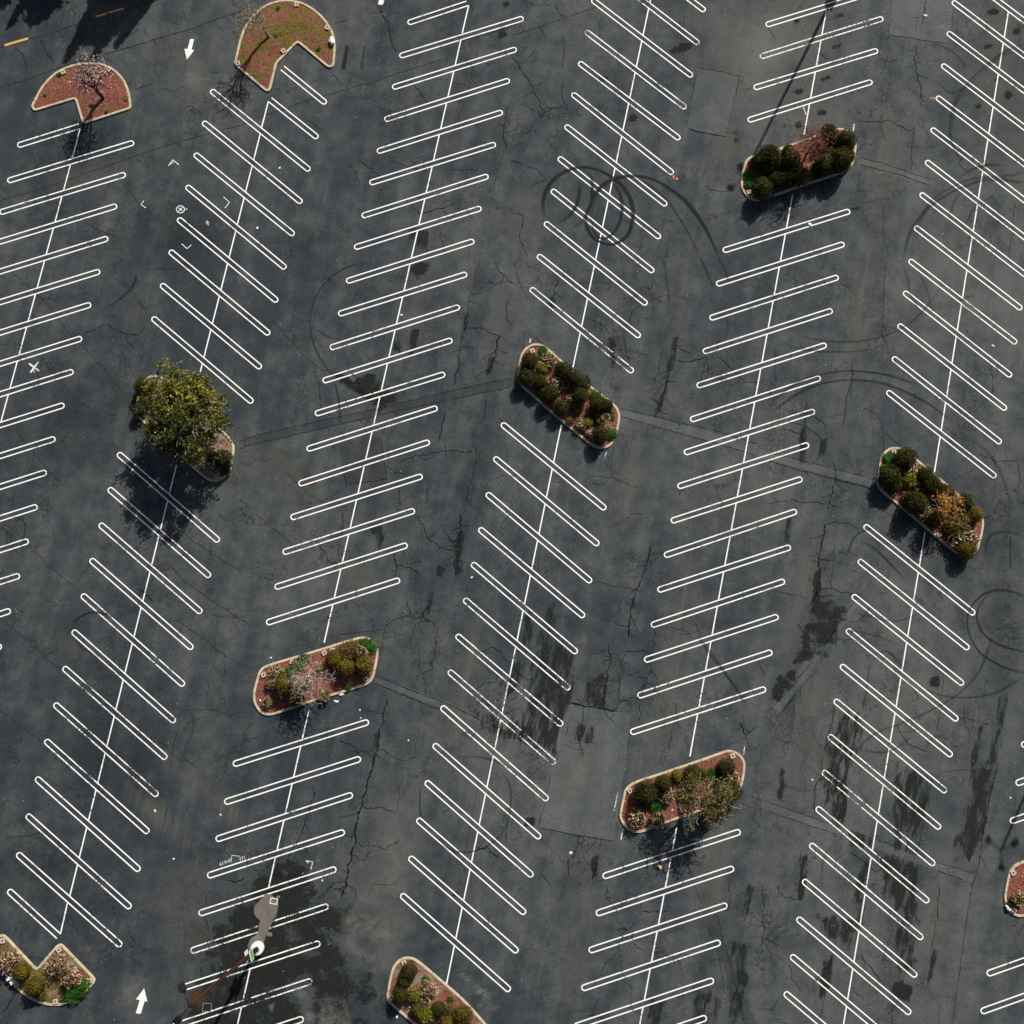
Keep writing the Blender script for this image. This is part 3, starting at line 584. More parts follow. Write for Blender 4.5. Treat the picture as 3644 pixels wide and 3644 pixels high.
crack(P(f11, 460, 560, 560, 620, 660, 640), .03); crack(P(f11, 560, 870, 700, 960, 950, 1110), .06, CK, .08, .4); crack(P(f11, 1430, 1160, 1400, 1300, 1380, 1420), .05); crack(P(f11, 1090, 1560, 1250, 1500, 1400, 1465, 1530, 1475, 1640, 1480), .05, CK, .08, .2)
crack(P(f11, 1650, 1430, 1660, 1560, 1620, 1700, 1590, 1850, 1570, 1932), .05, CK, .08, .3); crack(P(f11, 1330, 1700, 1290, 1800, 1290, 1870), .045); crack(P(f11, 940, 1370, 990, 1680, 680, 1730, 640, 1560), .045, CK, .03)
crack(P(f11, 200, 1620, 350, 1740, 500, 1860), .035, CB); crack(P(f11, 680, 1740, 500, 1850, 340, 1880), .035, CB); crack(P(f11, 1060, 1700, 1080, 1850), .04); crack(P(f11, 1000, 1380, 1060, 1280, 1060, 1180), .035)
# dark splits near the row of clipped planters
crack(P(f12, 1250, 610, 1235, 700, 1220, 790), .11, CK, .06, .4); crack(P(f12, 1220, 795, 1340, 800, 1460, 770), .055); crack(P(f12, 1220, 800, 1160, 950, 1130, 1100, 1080, 1200), .08, CK, .08, .4)
crack(P(f12, 1460, 770, 1480, 850, 1470, 950), .045); crack(P(f12, 1030, 350, 1110, 305, 1190, 310), .045, CB); crack(P(f12, 1060, 140, 1040, 310), .035); crack(P(f12, 970, 370, 900, 440, 880, 500), .045)
crack(P(f12, 820, 1150, 1080, 1210, 1550, 1320, 1850, 1420), .03, CK, .02, .03); crack(P(f12, 820, 1210, 1100, 1290, 1500, 1400, 1840, 1500), .028, CK, .02, .03); crack(P(f12, 1550, 750, 1760, 950, 1900, 950), .035, CK, .03)
crack(P(f12, 480, 20, 455, 200, 740, 205, 740, 30), .03, CB, .02, .02); crack(P(f12, 640, 330, 620, 560), .04); crack(P(f12, 350, 170, 300, 330), .06, CK, .08, .4); crack(P(f12, 840, 600, 890, 800), .045)
crack(P(f12, 100, 560, 60, 860), .025, CK, .02); crack(P(f12, 100, 560, 240, 670), .025, CK, .02); crack(P(f12, 600, 1330, 750, 1560, 770, 1420), .028, CK, .02); crack(P(f12, 750, 1560, 740, 1660), .028, CB)
crack(P(f12, 530, 1700, 640, 1660, 780, 1680, 900, 1740, 1000, 1760), .045, CB); crack(P(f12, 1130, 700, 1110, 850, 1060, 1000, 980, 1060), .04); crack(P(f12, 20, 30, 40, 150, 100, 290), .035)
crack(P(f13, 880, 100, 870, 400, 860, 600, 900, 680), .028, CK, .03); crack(P(f13, 640, 780, 640, 900, 600, 1040, 580, 1200, 560, 1300), .055, CK, .06, .2); crack(P(f13, 720, 1150, 830, 1190, 870, 1310, 860, 1500), .04)
crack(P(f13, 540, 200, 630, 240), .04, CB); crack(P(f13, 500, 60, 500, 150), .05, CB); crack(P(f13, 870, 1330, 1000, 1430), .025, CK, .02); crack(P(f13, 1600, 1490, 1720, 1550, 1900, 1540), .05, CK, .06, .3)
crack(P(f13, 0, 1480, 400, 1580, 820, 1690), .025, CK, .02, .03); crack(P(f13, 0, 1545, 400, 1660, 800, 1760), .045, CK, .03, .08); crack(P(f13, 1932, 720, 1750, 950, 1500, 1250, 1280, 1520), .03, CB, .03, .03)
crack(P(f13, 300, 1100, 270, 1300, 250, 1420, 240, 1560), .06, CK, .09, .5); crack(P(f13, 480, 1550, 510, 1640, 480, 1800, 440, 1932), .06, CK, .09, .5); crack(P(f13, 100, 1300, 250, 1350, 300, 1480), .045); crack(P(f13, 1680, 820, 1700, 1000, 1640, 1160), .035)
crack(P(f13, 1890, 1780, 1900, 1560), .04); crack(P(f13, 0, 1870, 190, 1840, 440, 1870), .04); crack(P(f13, 50, 700, 60, 950), .03, CK, .02)
crack(P(f10, 200, 1000, 330, 1000), .02, CB)
# middle left
crack(P(f20, 0, 40, 200, 230, 350, 400, 560, 560), .035, CB, .05); crack(P(f20, 560, 540, 700, 380), .035, CB, .03); crack(P(f20, 0, 800, 200, 960, 400, 1140, 490, 1190), .045, CB, .05, .1)
crack(P(f20, 1130, 300, 1210, 380, 1280, 400, 1380, 520, 1550, 630, 1680, 720, 1880, 850), .045, CB, .06, .15); crack(P(f20, 1210, 380, 1150, 520), .05, CK); crack(P(f20, 1030, 580, 1080, 600, 1150, 680), .07, CK, .06, .4)
crack(P(f20, 1300, 100, 1500, 240, 1640, 340, 1820, 450), .035, CB, .06, .1); crack(P(f20, 1260, 830, 1340, 820, 1480, 910, 1700, 1080, 1900, 1200), .035, CB, .06); crack(P(f20, 1340, 820, 1420, 710), .03, CB)
crack(P(f20, 1310, 1550, 1400, 1500, 1550, 1490, 1700, 1520, 1860, 1560), .03, CB); crack(P(f20, 830, 1220, 960, 1110, 1100, 960), .03, CB); crack(P(f20, 0, 1500, 160, 1610, 300, 1740), .03, CB); crack(P(f20, 1560, 1500, 1570, 1300, 1620, 1100), .03, CB)
crack(P(f20, 1640, 0, 1780, 110), .04, CB); crack(P(f20, 1200, 1730, 1300, 1830, 1500, 1932), .03)
crack(P(f20, 1800, 1932, 1850, 1640, 1932, 1580), .025, CK, .02)
# lower middle
crack(P(f21, 0, 10, 250, 220, 350, 330, 450, 190, 660, 180), .04, CB, .05); crack(P(f21, 430, 200, 560, 380, 640, 470), .05); crack(P(f21, 1190, 20, 1270, 110, 1300, 200, 1400, 270, 1540, 310), .05, CK, .08, .3)
crack(P(f21, 1540, 20, 1540, 200, 1520, 330, 1500, 480), .09, CK, .08, .5); crack(P(f21, 1030, 250, 1060, 400, 1180, 430, 1240, 470), .07, CK, .07, .3); crack(P(f21, 1060, 400, 1060, 500), .05)
crack(P(f21, 1140, 670, 1170, 790, 1260, 790, 1310, 700), .06, CK, .07, .3); crack(P(f21, 1260, 790, 1370, 870, 1350, 1050, 1330, 1190, 1270, 1200, 1280, 1380), .045, CK, .08, .2); crack(P(f21, 970, 870, 1080, 800, 1170, 790), .045)
crack(P(f21, 970, 870, 940, 1100), .025, CK, .02); crack(P(f21, 1240, 1030, 1220, 1180), .05); crack(P(f21, 900, 1240, 1450, 1450, 1932, 1680), .04, CK, .02, .05); crack(P(f21, 890, 1290, 1400, 1500), .04, CK, .02)
crack(P(f21, 990, 1400, 960, 1560, 920, 1720, 880, 1932), .075, CK, .07, .3); crack(P(f21, 630, 1730, 750, 1770, 780, 1850, 800, 1880), .06, CK, .07, .3); crack(P(f21, 1250, 1450, 1230, 1650, 1200, 1860), .03, CB)
crack(P(f21, 1700, 1060, 1800, 1020, 1910, 1140), .045); crack(P(f21, 1640, 1360, 1720, 1280, 1800, 1290, 1830, 1220), .05, CK, .07, .3); crack(P(f21, 1700, 1400, 1830, 1500, 1932, 1540), .06, CK, .08, .4); crack(P(f21, 940, 1790, 1100, 1880, 1240, 1850), .03)
crack(P(f21, 650, 0, 660, 120, 620, 330), .05); crack(P(f21, 540, 940, 700, 920, 950, 880), .02, CK, .02)
crack(P(f31, 880, 0, 830, 180, 790, 300, 750, 500, 720, 650, 680, 850, 650, 1000), .11, CK, .07, .5); crack(P(f31, 430, 130, 440, 220, 390, 330, 330, 520, 240, 680), .06, CK, .06, .3); crack(P(f31, 450, 590, 440, 700), .06)
crack(P(f31, 860, 290, 1060, 325, 1110, 60), .03); crack(P(f31, 860, 580, 980, 620, 1080, 530), .045); crack(P(f31, 1700, 0, 1640, 300, 1590, 560, 1540, 800, 1500, 1000), .035, CB, .06, .2); crack(P(f31, 1640, 600, 1740, 600, 1830, 680), .05, CK, .06, .3)
crack(P(f31, 1900, 380, 1880, 560), .05); crack(P(f31, 470, 1000, 540, 900, 600, 880), .06, CK, .08, .6); crack(P(f31, 0, 620, 40, 680), .05); crack(P(f31, 850, 560, 830, 700, 700, 640), .05)
crack(P(f30, 150, 60, 20, 270, 250, 450), .03, CB); crack(P(f30, 580, 1932, 700, 1860, 830, 1560, 1100, 1270, 1300, 900), .01); crack(P(f30, 1700, 840, 1780, 860, 1850, 820), .06); crack(P(f30, 990, 1470, 1100, 1200, 1280, 850), .03, CB)
crack(P(f30, 0, 740, 130, 620), .03, CB); crack(P(f30, 1560, 980, 1600, 920), .03); crack(P(f30, 1550, 1120, 1570, 1240), .04)
crack(P(f30, 840, 400, 860, 460, 700, 600, 520, 640), .03, CB); crack(P(f30, 1480, 470, 1530, 400), .03, CB); crack(P(f30, 0, 1850, 60, 1800, 130, 1700), .05)
# lower right
crack(P(f22, 580, 520, 700, 540, 900, 580, 1000, 600), .045, CB); crack(P(f22, 1050, 250, 1010, 400, 960, 540, 910, 700, 880, 860, 880, 950), .09, CK, .06, .3); crack(P(f22, 830, 1050, 960, 1045, 1060, 1060), .05); crack(P(f22, 1060, 1060, 1040, 1220, 980, 1340), .06, CK, .08, .4)
crack(P(f22, 420, 1440, 600, 1470, 780, 1500), .10, CK, .04, .2); crack(P(f22, 780, 1500, 810, 1440, 930, 1390), .05); crack(P(f22, 810, 1440, 810, 1240, 850, 1060), .045); crack(P(f22, 730, 1000, 740, 1150, 700, 1350, 700, 1480), .08, CK, .08, .5)
crack(P(f22, 1240, 1450, 1230, 1600, 1180, 1800), .05); crack(P(f22, 970, 1450, 960, 1600), .05); crack(P(f22, 720, 130, 900, 10, 1000, 20), .045, CB); crack(P(f22, 560, 1300, 700, 1310), .05, CK, .09, .6); crack(P(f22, 1150, 870, 1300, 890, 1400, 960), .03)
crack(P(f22, 1380, 830, 1460, 1030, 1490, 1180), .035, CK, .05); crack(P(f22, 0, 1180, 100, 1260, 160, 1270), .06); crack(P(f22, 80, 1300, 100, 1250), .05); crack(P(f22, 210, 320, 200, 430), .04); crack(P(f22, 0, 1690, 260, 1820, 320, 1932), .05)
crack(P(f22, 1850, 1100, 1900, 1250), .04); crack(P(f22, 1720, 1580, 1760, 1680, 1860, 1620), .07, CK, .08, .5); crack(P(f22, 1500, 1800, 1600, 1780, 1780, 1690), .04); crack(P(f22, 900, 1540, 870, 1800), .025, CK, .02); crack(P(f22, 500, 1600, 500, 1700, 540, 1850), .06, CK, .08, .5)
crack(P(f23, 430, 90, 400, 250, 380, 400, 370, 580, 340, 680), .10, CK, .07, .5); crack(P(f23, 430, 90, 560, 80, 700, 120), .03); crack(P(f23, 500, 240, 490, 420, 480, 580), .035); crack(P(f23, 370, 580, 500, 580, 640, 620), .045)
crack(P(f23, 700, 610, 600, 740, 430, 1000), .06, CK, .02, .1); crack(P(f23, 960, 290, 800, 490, 650, 700), .03, CB, .02); crack(P(f23, 330, 1130, 150, 1350, 0, 1500), .05, CK, .03, .2); crack(P(f23, 360, 1190, 200, 1390, 60, 1560), .045, CK, .03, .2)
crack(P(f23, 500, 1420, 480, 1600, 430, 1800), .06, CK, .08, .5); crack(P(f23, 190, 1450, 180, 1650, 140, 1850), .03); crack(P(f23, 1400, 1540, 1560, 1580, 1720, 1600), .035, CB); crack(P(f23, 780, 1150, 740, 1350, 720, 1480), .045); crack(P(f23, 1320, 1240, 1300, 1500, 1240, 1760), .025)
crack(P(f23, 1650, 1250, 1600, 1500), .025); crack(P(f23, 970, 1600, 1050, 1750, 1200, 1800), .045, CK, .08, .3); crack(P(f23, 1570, 450, 1500, 400), .03); crack(P(f23, 40, 590, 300, 650), .035, CB); crack(P(f23, 1050, 0, 1050, 20), .01)
crack(P(f33, 0, 255, 400, 400, 700, 500, 1250, 700, 1560, 800), .03, CK, .02, .05); crack(P(f33, 0, 320, 300, 430, 700, 560), .03, CK, .02, .05); crack(P(f33, 640, 640, 820, 790, 900, 720), .05, CK, .03); crack(P(f33, 1240, 760, 1540, 870), .03, CK, .02)
crack(P(f33, 1720, 0, 1650, 350, 1580, 780, 1540, 900), .05, CK, .04, .3); crack(P(f33, 1540, 900, 1500, 1150, 1450, 1500, 1390, 1932), .035, CK, .03, .1); crack(P(f33, 120, 130, 300, 170, 450, 140), .04, CB); crack(P(f33, 300, 440, 310, 520), .05)
crack(P(f33, 1330, 20, 1500, 10, 1640, 30), .04, CB); crack(P(f33, 1200, 200, 1160, 500, 1100, 700), .04, CK, .05, .2); crack(P(f33, 1290, 880, 1270, 1150, 1230, 1400), .04, CK, .06, .4); crack(P(f33, 1120, 720, 1080, 1000), .035, CK, .06, .3)
crack(P(f33, 700, 1400, 800, 1550, 860, 1620), .045); crack(P(f33, 520, 1280, 470, 1500, 430, 1700, 400, 1900), .05, CK, .06, .3); crack(P(f33, 160, 1480, 190, 1600, 280, 1690), .03, CB); crack(P(f33, 0, 1310, 120, 1340), .03, CB); crack(P(f33, 70, 880, 130, 980, 250, 1000), .04)
crack(P(f33, 480, 0, 360, 130, 350, 330), .05, CK, .07, .4); crack(P(f33, 950, 1740, 930, 1932), .05, CK, .07, .4); crack(P(f33, 820, 900, 850, 1100), .03, CK, .07, .4)
crack(P(f32, 500, 500, 480, 620, 460, 680), .055); crack(P(f32, 430, 680, 440, 850), .045); crack(P(f32, 200, 450, 500, 510, 770, 550), .045, CK, .02, .1); crack(P(f32, 300, 30, 240, 300, 200, 450), .04, CK, .02, .1)
crack(P(f32, 780, 1210, 880, 1220, 940, 1160), .05); crack(P(f32, 980, 1080, 1100, 1080, 1180, 1080), .05, CK, .05, .3); crack(P(f32, 960, 1000, 980, 1110), .03); crack(P(f32, 1640, 820, 1650, 1000, 1620, 1080), .035); crack(P(f32, 1540, 1100, 1640, 1450, 1760, 1932), .04, CK, .03, .1)
crack(P(f32, 1460, 1140, 1570, 1450, 1600, 1700), .028, CK, .03); crack(P(f32, 1890, 900, 1900, 1180, 1880, 1350), .045, CK, .07, .4); crack(P(f32, 1320, 700, 1420, 1000), .025, CK, .02); crack(P(f32, 650, 640, 640, 760, 610, 850), .06, CK, .07, .5)
crack(P(f32, 720, 900, 700, 1000), .04, CK, .07, .5); crack(P(f32, 900, 1310, 1000, 1390), .03); crack(P(f32, 0, 1700, 120, 1680), .03, CB); crack(P(f32, 210, 520, 400, 720), .025, CB)
crack(P(f32, 1730, 260, 1932, 340), .03, CB); crack(P(f32, 1420, 1480, 1440, 1560), .03)
# unsurveyed fine cracking, along and across the drive lanes
for _ in range(150):
    x, y = rng.uniform(-60, 3700), rng.uniform(-60, 3700); a = rng.choice((1.36, 1.36, .2, 2.6)) + rng.uniform(-.35, .35)
    L = rng.uniform(25, 120); pts = [(x, y)]
    for _k in range(3):
        a += rng.uniform(-.5, .5); x += math.cos(a) * L / 3; y += math.sin(a) * L / 3; pts.append((x, y))
    crack(pts, rng.uniform(.018, .04), CB if x < 1500 else CK, .07, .12)
tag(link('asphalt_crack_lines', CK.mesh('cracks'), M['crack']), kind='structure')
tag(link('asphalt_crack_lines', CB.mesh('dirt_cracks'), M['crack_b']), kind='structure')

# ------------------------------------------------------------------ tyre marks
zs = [.0]
def skid(tracks, label, wd=.17, st=.7):
    if st < .8: st *= .82; wd *= .85
    gm = Geo(); fd = []
    for pts in tracks:
        ln = smoothline(pts, .45); k = len(ln); n0 = len(gm.v); zs[0] = .0228 + .0004 * ((int(round((zs[0] - .0228) / .0004)) + 1) % 8)
        for i, p in enumerate(ln):
            t = ln[min(i + 1, k - 1)] - ln[max(i - 1, 0)]; t.z = 0; t.normalize(); q = Vector((-t.y, t.x, 0)) * wd * (1 + .25 * math.sin(i * .31 + n0))
            e = min(1, i / 4, (k - 1 - i) / 4) if k > 8 else 1
            for o_, f_ in ((-1, 0), (-.35, e), (.35, e), (1, 0)): gm.v.append((p.x + q.x * o_, p.y + q.y * o_, zs[0])); fd.append(f_)
        for i in range(k - 1):
            for j in range(3):
                a = n0 + 4 * i + j; gm.f.append((a, a + 1, a + 5, a + 4)); gm.m.append(0)
    o = link('tyre_mark', mesh('tyre_mark', gm.v, gm.f, attr={'fade': fd}), M['skid'])
    o['strength'] = float(st); return tag(o, label, 'tyre mark', 'black tyre marks on the asphalt')
skid([P(f02, 250, 1640, 232, 1560, 245, 1470, 300, 1370, 400, 1295, 530, 1262, 650, 1282, 760, 1340, 850, 1425, 900, 1520, 912, 1640, 882, 1760, 800, 1832, 730, 1845, 640, 1815, 575, 1740, 556, 1650, 580, 1560),
      P(f02, 600, 1640, 605, 1540, 640, 1450, 720, 1375, 830, 1335, 950, 1330, 1060, 1352, 1170, 1410, 1290, 1500, 1390, 1615, 1480, 1760, 1560, 1940)],
     'darkest looping doughnut tyre mark with one long tail toward the lower aisle', .20, .93)
skid([P(f02, 560, 1280, 600, 1340, 607, 1440, 590, 1550, 530, 1670, 440, 1730)], 'single curved tyre mark crossing the inside of the doughnut loops', .16, .8)
skid([P(f02, 503, 1365, 513, 1440, 490, 1540, 430, 1630, 335, 1687)], 'short crescent tyre mark inside the doughnut, ending beside a hairpin tip', .16, .8)
skid([P(f02, 740, 1350, 805, 1440, 832, 1560, 812, 1680, 760, 1765, 700, 1802, 645, 1785, 610, 1720, 598, 1640)], 'inner oval ring of the doughnut tyre marks', .16, .82)
skid([P(f02, 880, 1335, 1000, 1372, 1100, 1445, 1190, 1535, 1260, 1640, 1340, 1775, 1420, 1940), P(f12, 1420, 10, 1470, 120, 1520, 230)], 'fainter second tail beside the long doughnut tail', .16, .5)
skid([P(f12, 1560, 10, 1600, 90, 1630, 180), P(f12, 1150, 40, 1170, 200, 1190, 330)], 'pair of faint straight tyre streaks below the doughnut tails', .14, .42)
skid([P(f11, 860, 45, 700, 80, 560, 165, 460, 290, 415, 430, 412, 560, 450, 700, 520, 830, 600, 920), P(f11, 600, 960, 625, 1100, 640, 1250)], 'wide thin tyre arc around the hairpin tips of the third stall row', .11, .6)
skid([P(f03, 1960, 320, 1800, 385, 1680, 465, 1560, 570, 1460, 685, 1400, 800, 1375, 920, 1380, 1050, 1420, 1150, 1480, 1250)], 'long S-shaped tyre mark crossing the sixth stall row', .15, .55)
skid([P(f03, 1960, 350, 1760, 430, 1600, 560, 1480, 690, 1410, 820, 1388, 1000)], 'thin tyre line shadowing the S-shaped tyre mark', .10, .45)
skid([P(f03, 1250, 330, 1360, 370, 1440, 430, 1490, 510), P(f03, 1480, 660, 1420, 697, 1350, 690, 1315, 650)], 'small hooked tyre marks before the S-shaped mark', .13, .4)
skid([P(f03, 1800, 1252, 1680, 1243, 1560, 1270, 1450, 1330)], 'short bold tyre smear across the sixth row divider', .2, .75)
skid([P(f03, 1960, 1390, 1800, 1362, 1640, 1358, 1500, 1400, 1350, 1470, 1210, 1570, 1110, 1690, 1050, 1820, 1020, 1960)], 'broad sweeping tyre arc turning down the drive aisle', .22, .5)
skid([P(f03, 1960, 1290, 1800, 1330, 1600, 1340, 1420, 1395, 1250, 1500, 1160, 1640, 1120, 1800)], 'second sweeping tyre arc alongside the broad one', .16, .42)
skid([P(f03, 1500, 1400, 1420, 1500, 1370, 1620, 1360, 1720), P(f03, 1700, 1480, 1560, 1560, 1500, 1680)], 'pair of soft tyre smudges inside the sweeping arcs', .18, .35)
skid([P(f13, 100, 640, 200, 690, 400, 720, 620, 722, 800, 700), P(f13, 200, 590, 330, 622, 480, 645, 650, 646, 820, 620, 960, 570, 1100, 480, 1200, 380, 1300, 240)], 'pair of sagging tyre curves crossing the aisle', .13, .45)
skid([P(f13, -20, 1150, 100, 1040, 250, 940, 430, 888, 600, 866, 780, 878, 950, 910, 1150, 980)], 'upper of two arched tyre marks spanning the aisle', .16, .6)
skid([P(f13, 20, 1190, 160, 1080, 320, 992, 500, 945, 700, 936, 900, 970, 1100, 1055, 1250, 1140, 1400, 1260)], 'lower of two arched tyre marks spanning the aisle', .16, .62)
skid([P(f13, 150, 1250, 250, 1275, 340, 1320, 410, 1390), P(f13, -40, 1320, 60, 1250, 150, 1200, 260, 1180, 380, 1230, 500, 1340)], 'thin crossing tyre curves below the arched pair', .11, .4)
skid([P(f13, 1000, 30, 1050, 150, 1080, 300, 1200, 500), P(f13, 1160, 160, 1200, 260, 1240, 420)], 'faint parallel tyre streaks beside the sixth row tips', .14, .35)
skid([P(f13, 1500, 1380, 1640, 1460, 1740, 1600, 1800, 1760, 1850, 1940)], 'faint tyre curve running past the last hairpin tips', .16, .42)
skid([P(f23, 1990, 670, 1900, 620, 1830, 598, 1720, 588, 1610, 632, 1530, 720, 1503, 830, 1530, 950, 1600, 1060, 1700, 1130, 1800, 1180, 1990, 1225),
      P(f23, 1700, 600, 1640, 645, 1588, 720, 1575, 800, 1610, 900, 1690, 972, 1800, 1022, 1990, 1065)], 'double ring of tyre marks cut by the photo edge', .14, .72)
skid([P(f23, 1645, 380, 1645, 250, 1680, 175, 1760, 150, 1860, 160, 1960, 195), P(f23, 1830, 420, 1828, 220, 1840, 190)], 'squared-off U of tyre marks below the orange-leaved planter', .18, .5)
skid([P(f23, 640, 210, 750, 240, 860, 325, 960, 430, 1040, 520), P(f23, 600, 310, 640, 210, 700, 150, 780, 125)], 'dark hooked tyre mark crossing two hairpins', .16, .6)
skid([P(f23, 600, 740, 760, 790, 980, 820, 1200, 740), P(f23, 560, 880, 800, 930, 1000, 1000)], 'pair of faint tyre streaks between hairpins', .13, .35)
skid([P(f23, 790, 1080, 870, 1048, 930, 1070, 990, 1140, 1040, 1210), P(f23, 1000, 1250, 1070, 1300, 1120, 1370, 1130, 1420, 1060, 1425)], 'jagged tyre mark bent like a hook at the divider line', .13, .62)
skid([P(f23, 1960, 1220, 1850, 1290, 1700, 1370, 1500, 1400, 1300, 1380, 1150, 1310), P(f23, 1700, 900, 1640, 1100, 1560, 1250, 1400, 1400, 1180, 1520, 900, 1640)], 'long crossing tyre curves below the double ring', .15, .42)
skid([P(f23, 690, 1932, 660, 1840, 720, 1740, 850, 1650, 1000, 1600), P(f23, 1180, 1640, 1050, 1720, 930, 1800, 760, 1810, 680, 1780)], 'looping faint tyre marks over the dark broken asphalt', .14, .38)
skid([P(f20, 545, 870, 570, 820, 630, 777, 720, 755, 830, 785, 900, 830)], 'thin dark tyre arc above a worn hairpin tip', .09, .8)
skid([P(f20, 548, 900, 560, 950, 620, 1020, 700, 1070, 740, 1110)], 'faint tyre arc continuing below the worn hairpin tip', .12, .5)
skid([P(f10, 1000, 145, 1028, 150, 1020, 200, 960, 275, 880, 345, 760, 410)], 'short doubled tyre smear in the second aisle', .16, .55)
skid([P(f10, 1030, 110, 1200, 95, 1400, 110)], 'thin faint tyre line above the doubled smear', .1, .35)
skid([P(f20, 100, 40, 180, 60, 190, 150, 160, 260), P(f20, 0, 120, 60, 150, 40, 260)], 'faint scuffed tyre loops near the frame edge', .14, .4)
skid([P(f20, 1400, 1450, 1460, 1560, 1450, 1680, 1380, 1800), P(f20, 1370, 1560, 1300, 1800, 1290, 1932)], 'faint tyre loop in the third aisle', .12, .35)
skid([P(f31, 1242, 160, 1235, 270, 1245, 360), P(f31, 1830, 5, 1905, 100, 1925, 250, 1895, 420, 1830, 525, 1720, 600, 1600, 635, 1480, 620, 1360, 560)], 'very wide thin tyre circle over the fourth row hairpins', .08, .75)
skid([P(f21, 1500, 1850, 1650, 1845, 1800, 1875, 1960, 1960)], 'thin tyre arc among the fourth row hairpins', .10, .5)
skid([P(f01, 690, 348, 675, 430, 658, 518)], 'short straight black bar beside the notched planter', .20, .9)
skid([P(f01, 820, 350, 805, 440, 795, 525)], 'faint grey bar beside the short black tyre bar', .16, .4)
skid([P(f22, 1400, 930, 1470, 1030, 1560, 1150, 1690, 1330, 1780, 1480)], 'straight soft dark streak crossing two hairpins', .2, .6)
skid([P(f33, 540, 560, 450, 620, 410, 740, 400, 880)], 'faint curved tyre mark crossing the last row tips', .14, .45)
skid([P(f30, 0, 500, 120, 520, 260, 500, 420, 440)], 'faint wide tyre arc across stalls of the second row', .12, .3)
skid([P(f02, 380, 260, 395, 400, 375, 520), P(f02, 210, 200, 260, 300)], 'faint tyre streaks in the aisle above the doughnut', .16, .25)

# ------------------------------------------------------------------ stall markings (hairpins of double lines, 60 degrees to the row)
SEP = .235; LW = .108; ZP = .0190
def stadium(geo, a, b, open_a=None, open_b=None):
    """double line with round ends from tip a to tip b (either end may be left open)"""
    u = (b - a).normalized(); q = Vector((-u.y, u.x, 0)); ro = SEP + LW / 2; ri = SEP - LW / 2
    def half(r):
        out = []
        if open_a: out += [a + q * r, ]
        else:
            c = a + u * ro; out += [c + q * r * math.cos(t) - u * r * math.sin(t) for t in np.linspace(math.pi, 0, 13)]
        if open_b: out += [b + q * r, ]
        else:
            c = b - u * ro; out += [c + q * r * math.cos(t) + u * r * math.sin(t) for t in np.linspace(0, math.pi, 13)]
        return out
    def strip(o_, i_, closed):
        n0 = len(geo.v); k = len(o_)
        for x, y in zip(o_, i_): geo.v += [(x.x, x.y, ZP), (y.x, y.y, ZP)]
        for i in range(k if closed else k - 1):
            j = (i + 1) % k; geo.f.append((n0 + 2 * i, n0 + 2 * i + 1, n0 + 2 * j + 1, n0 + 2 * j)); geo.m.append(0)
    if not open_a and not open_b: strip(half(ro), half(ri), True)
    else:
        c = (b - u * ro) if open_a else (a + u * ro); e = a if open_a else b; s = u if open_a else -u
        ou, inn = [], []
        for r, l in ((ro, ou), (ri, inn)):
            l.append(e + q * r); l += [c + q * r * math.cos(t) + s * r * math.sin(t) for t in np.linspace(0, math.pi, 13)]; l.append(e - q * r)
        # second line is trimmed a little differently at the open end
        k_ = .0
        strip(ou, inn, False)
def bar(geo, a, b, wd, z=ZP + .0006):
    u = (b - a).normalized(); q = Vector((-u.y, u.x, 0)) * wd / 2
    geo.add([(p.x, p.y, z) for p in (a + q, a - q, b - q, b + q)], [(0, 1, 2, 3)])
A=[((25.9,644.6),(477.7,506.9)),((-2,757),(448,620)),(0,(417.3,732.3)),(0,(385.7,847.8)),(0,(357,965.2)),(0,(324.9,1083.1)),(0,(292.8,1203.4)),(0,(262.2,1321.2)),(0,(230.1,1440.5)),(0,(198,1560.3)),(0,(166.9,1679.6)),(0,(134.4,1802.2)),(0,(102.8,1924.3)),(0,(71.7,2047.4)),(0,(39.1,2172.4)),(0,(7.1,2298.3))]
B1=[((749.7,320.6),(1103.4,607.3)),((721.4,432.9),(1074.6,722.4)),((691.7,547),(1046.8,837)),((662.5,661.6),(1017.6,955.8)),((632.3,777.1),(988.3,1073.7)),((602.6,892.1),(959.6,1190.6)),((572,1011),(929.9,1310.9)),((541.3,1129.3),(900.2,1433))]
B2=[((418.7,1612.2),(780.4,1927.2)),((385.7,1737.1),(748.8,2053.1)),((353.6,1863.5),(718.1,2181.3)),((321.1,1989.4),(686.1,2309.1)),((290.5,2115.3),(655.9,2439.7)),((257.5,2244),(623.8,2569.4)),((224.9,2373.7),(593.2,2700)),((192.4,2503.4),(562.1,2832)),((160.3,2633),(530,2964)),((127.3,2767),(497.9,3098.4)),((94.3,2899),(465.9,3231.4)),((60.4,3036.2),(432.9,3367.2))]
C1=[((1421.2,200.4),(1863.5,64.6)),((1395.3,312.2),(1839,174.5)),((1367.9,426.7),(1814.5,285.3)),((1341,539.9),(1789.5,398.4)),((1314.6,652.1),(1764.5,512.6)),((1286.8,769.5),(1738.5,626.2)),((1259.9,881.8),(1713.5,740.3)),((1231.6,1002),(1688,857.2)),((1203.3,1118.5),(1662.6,974.7)),((1173.6,1238.7),(1636.7,1091.1)),((1147.7,1356.6),(1610.3,1209.5)),((1120.4,1473.5),(1584.3,1330.7)),((1091.1,1599.4),(1557.5,1450.9)),((1061.9,1723),(1529.6,1572.1)),((1033.6,1843.2),(1504.2,1693.7)),((1005.8,1966.8),(1476.8,1816.3)),((977,2090.8),(1450.9,1938.9)),((946.8,2217.1),(1424,2063.4))]
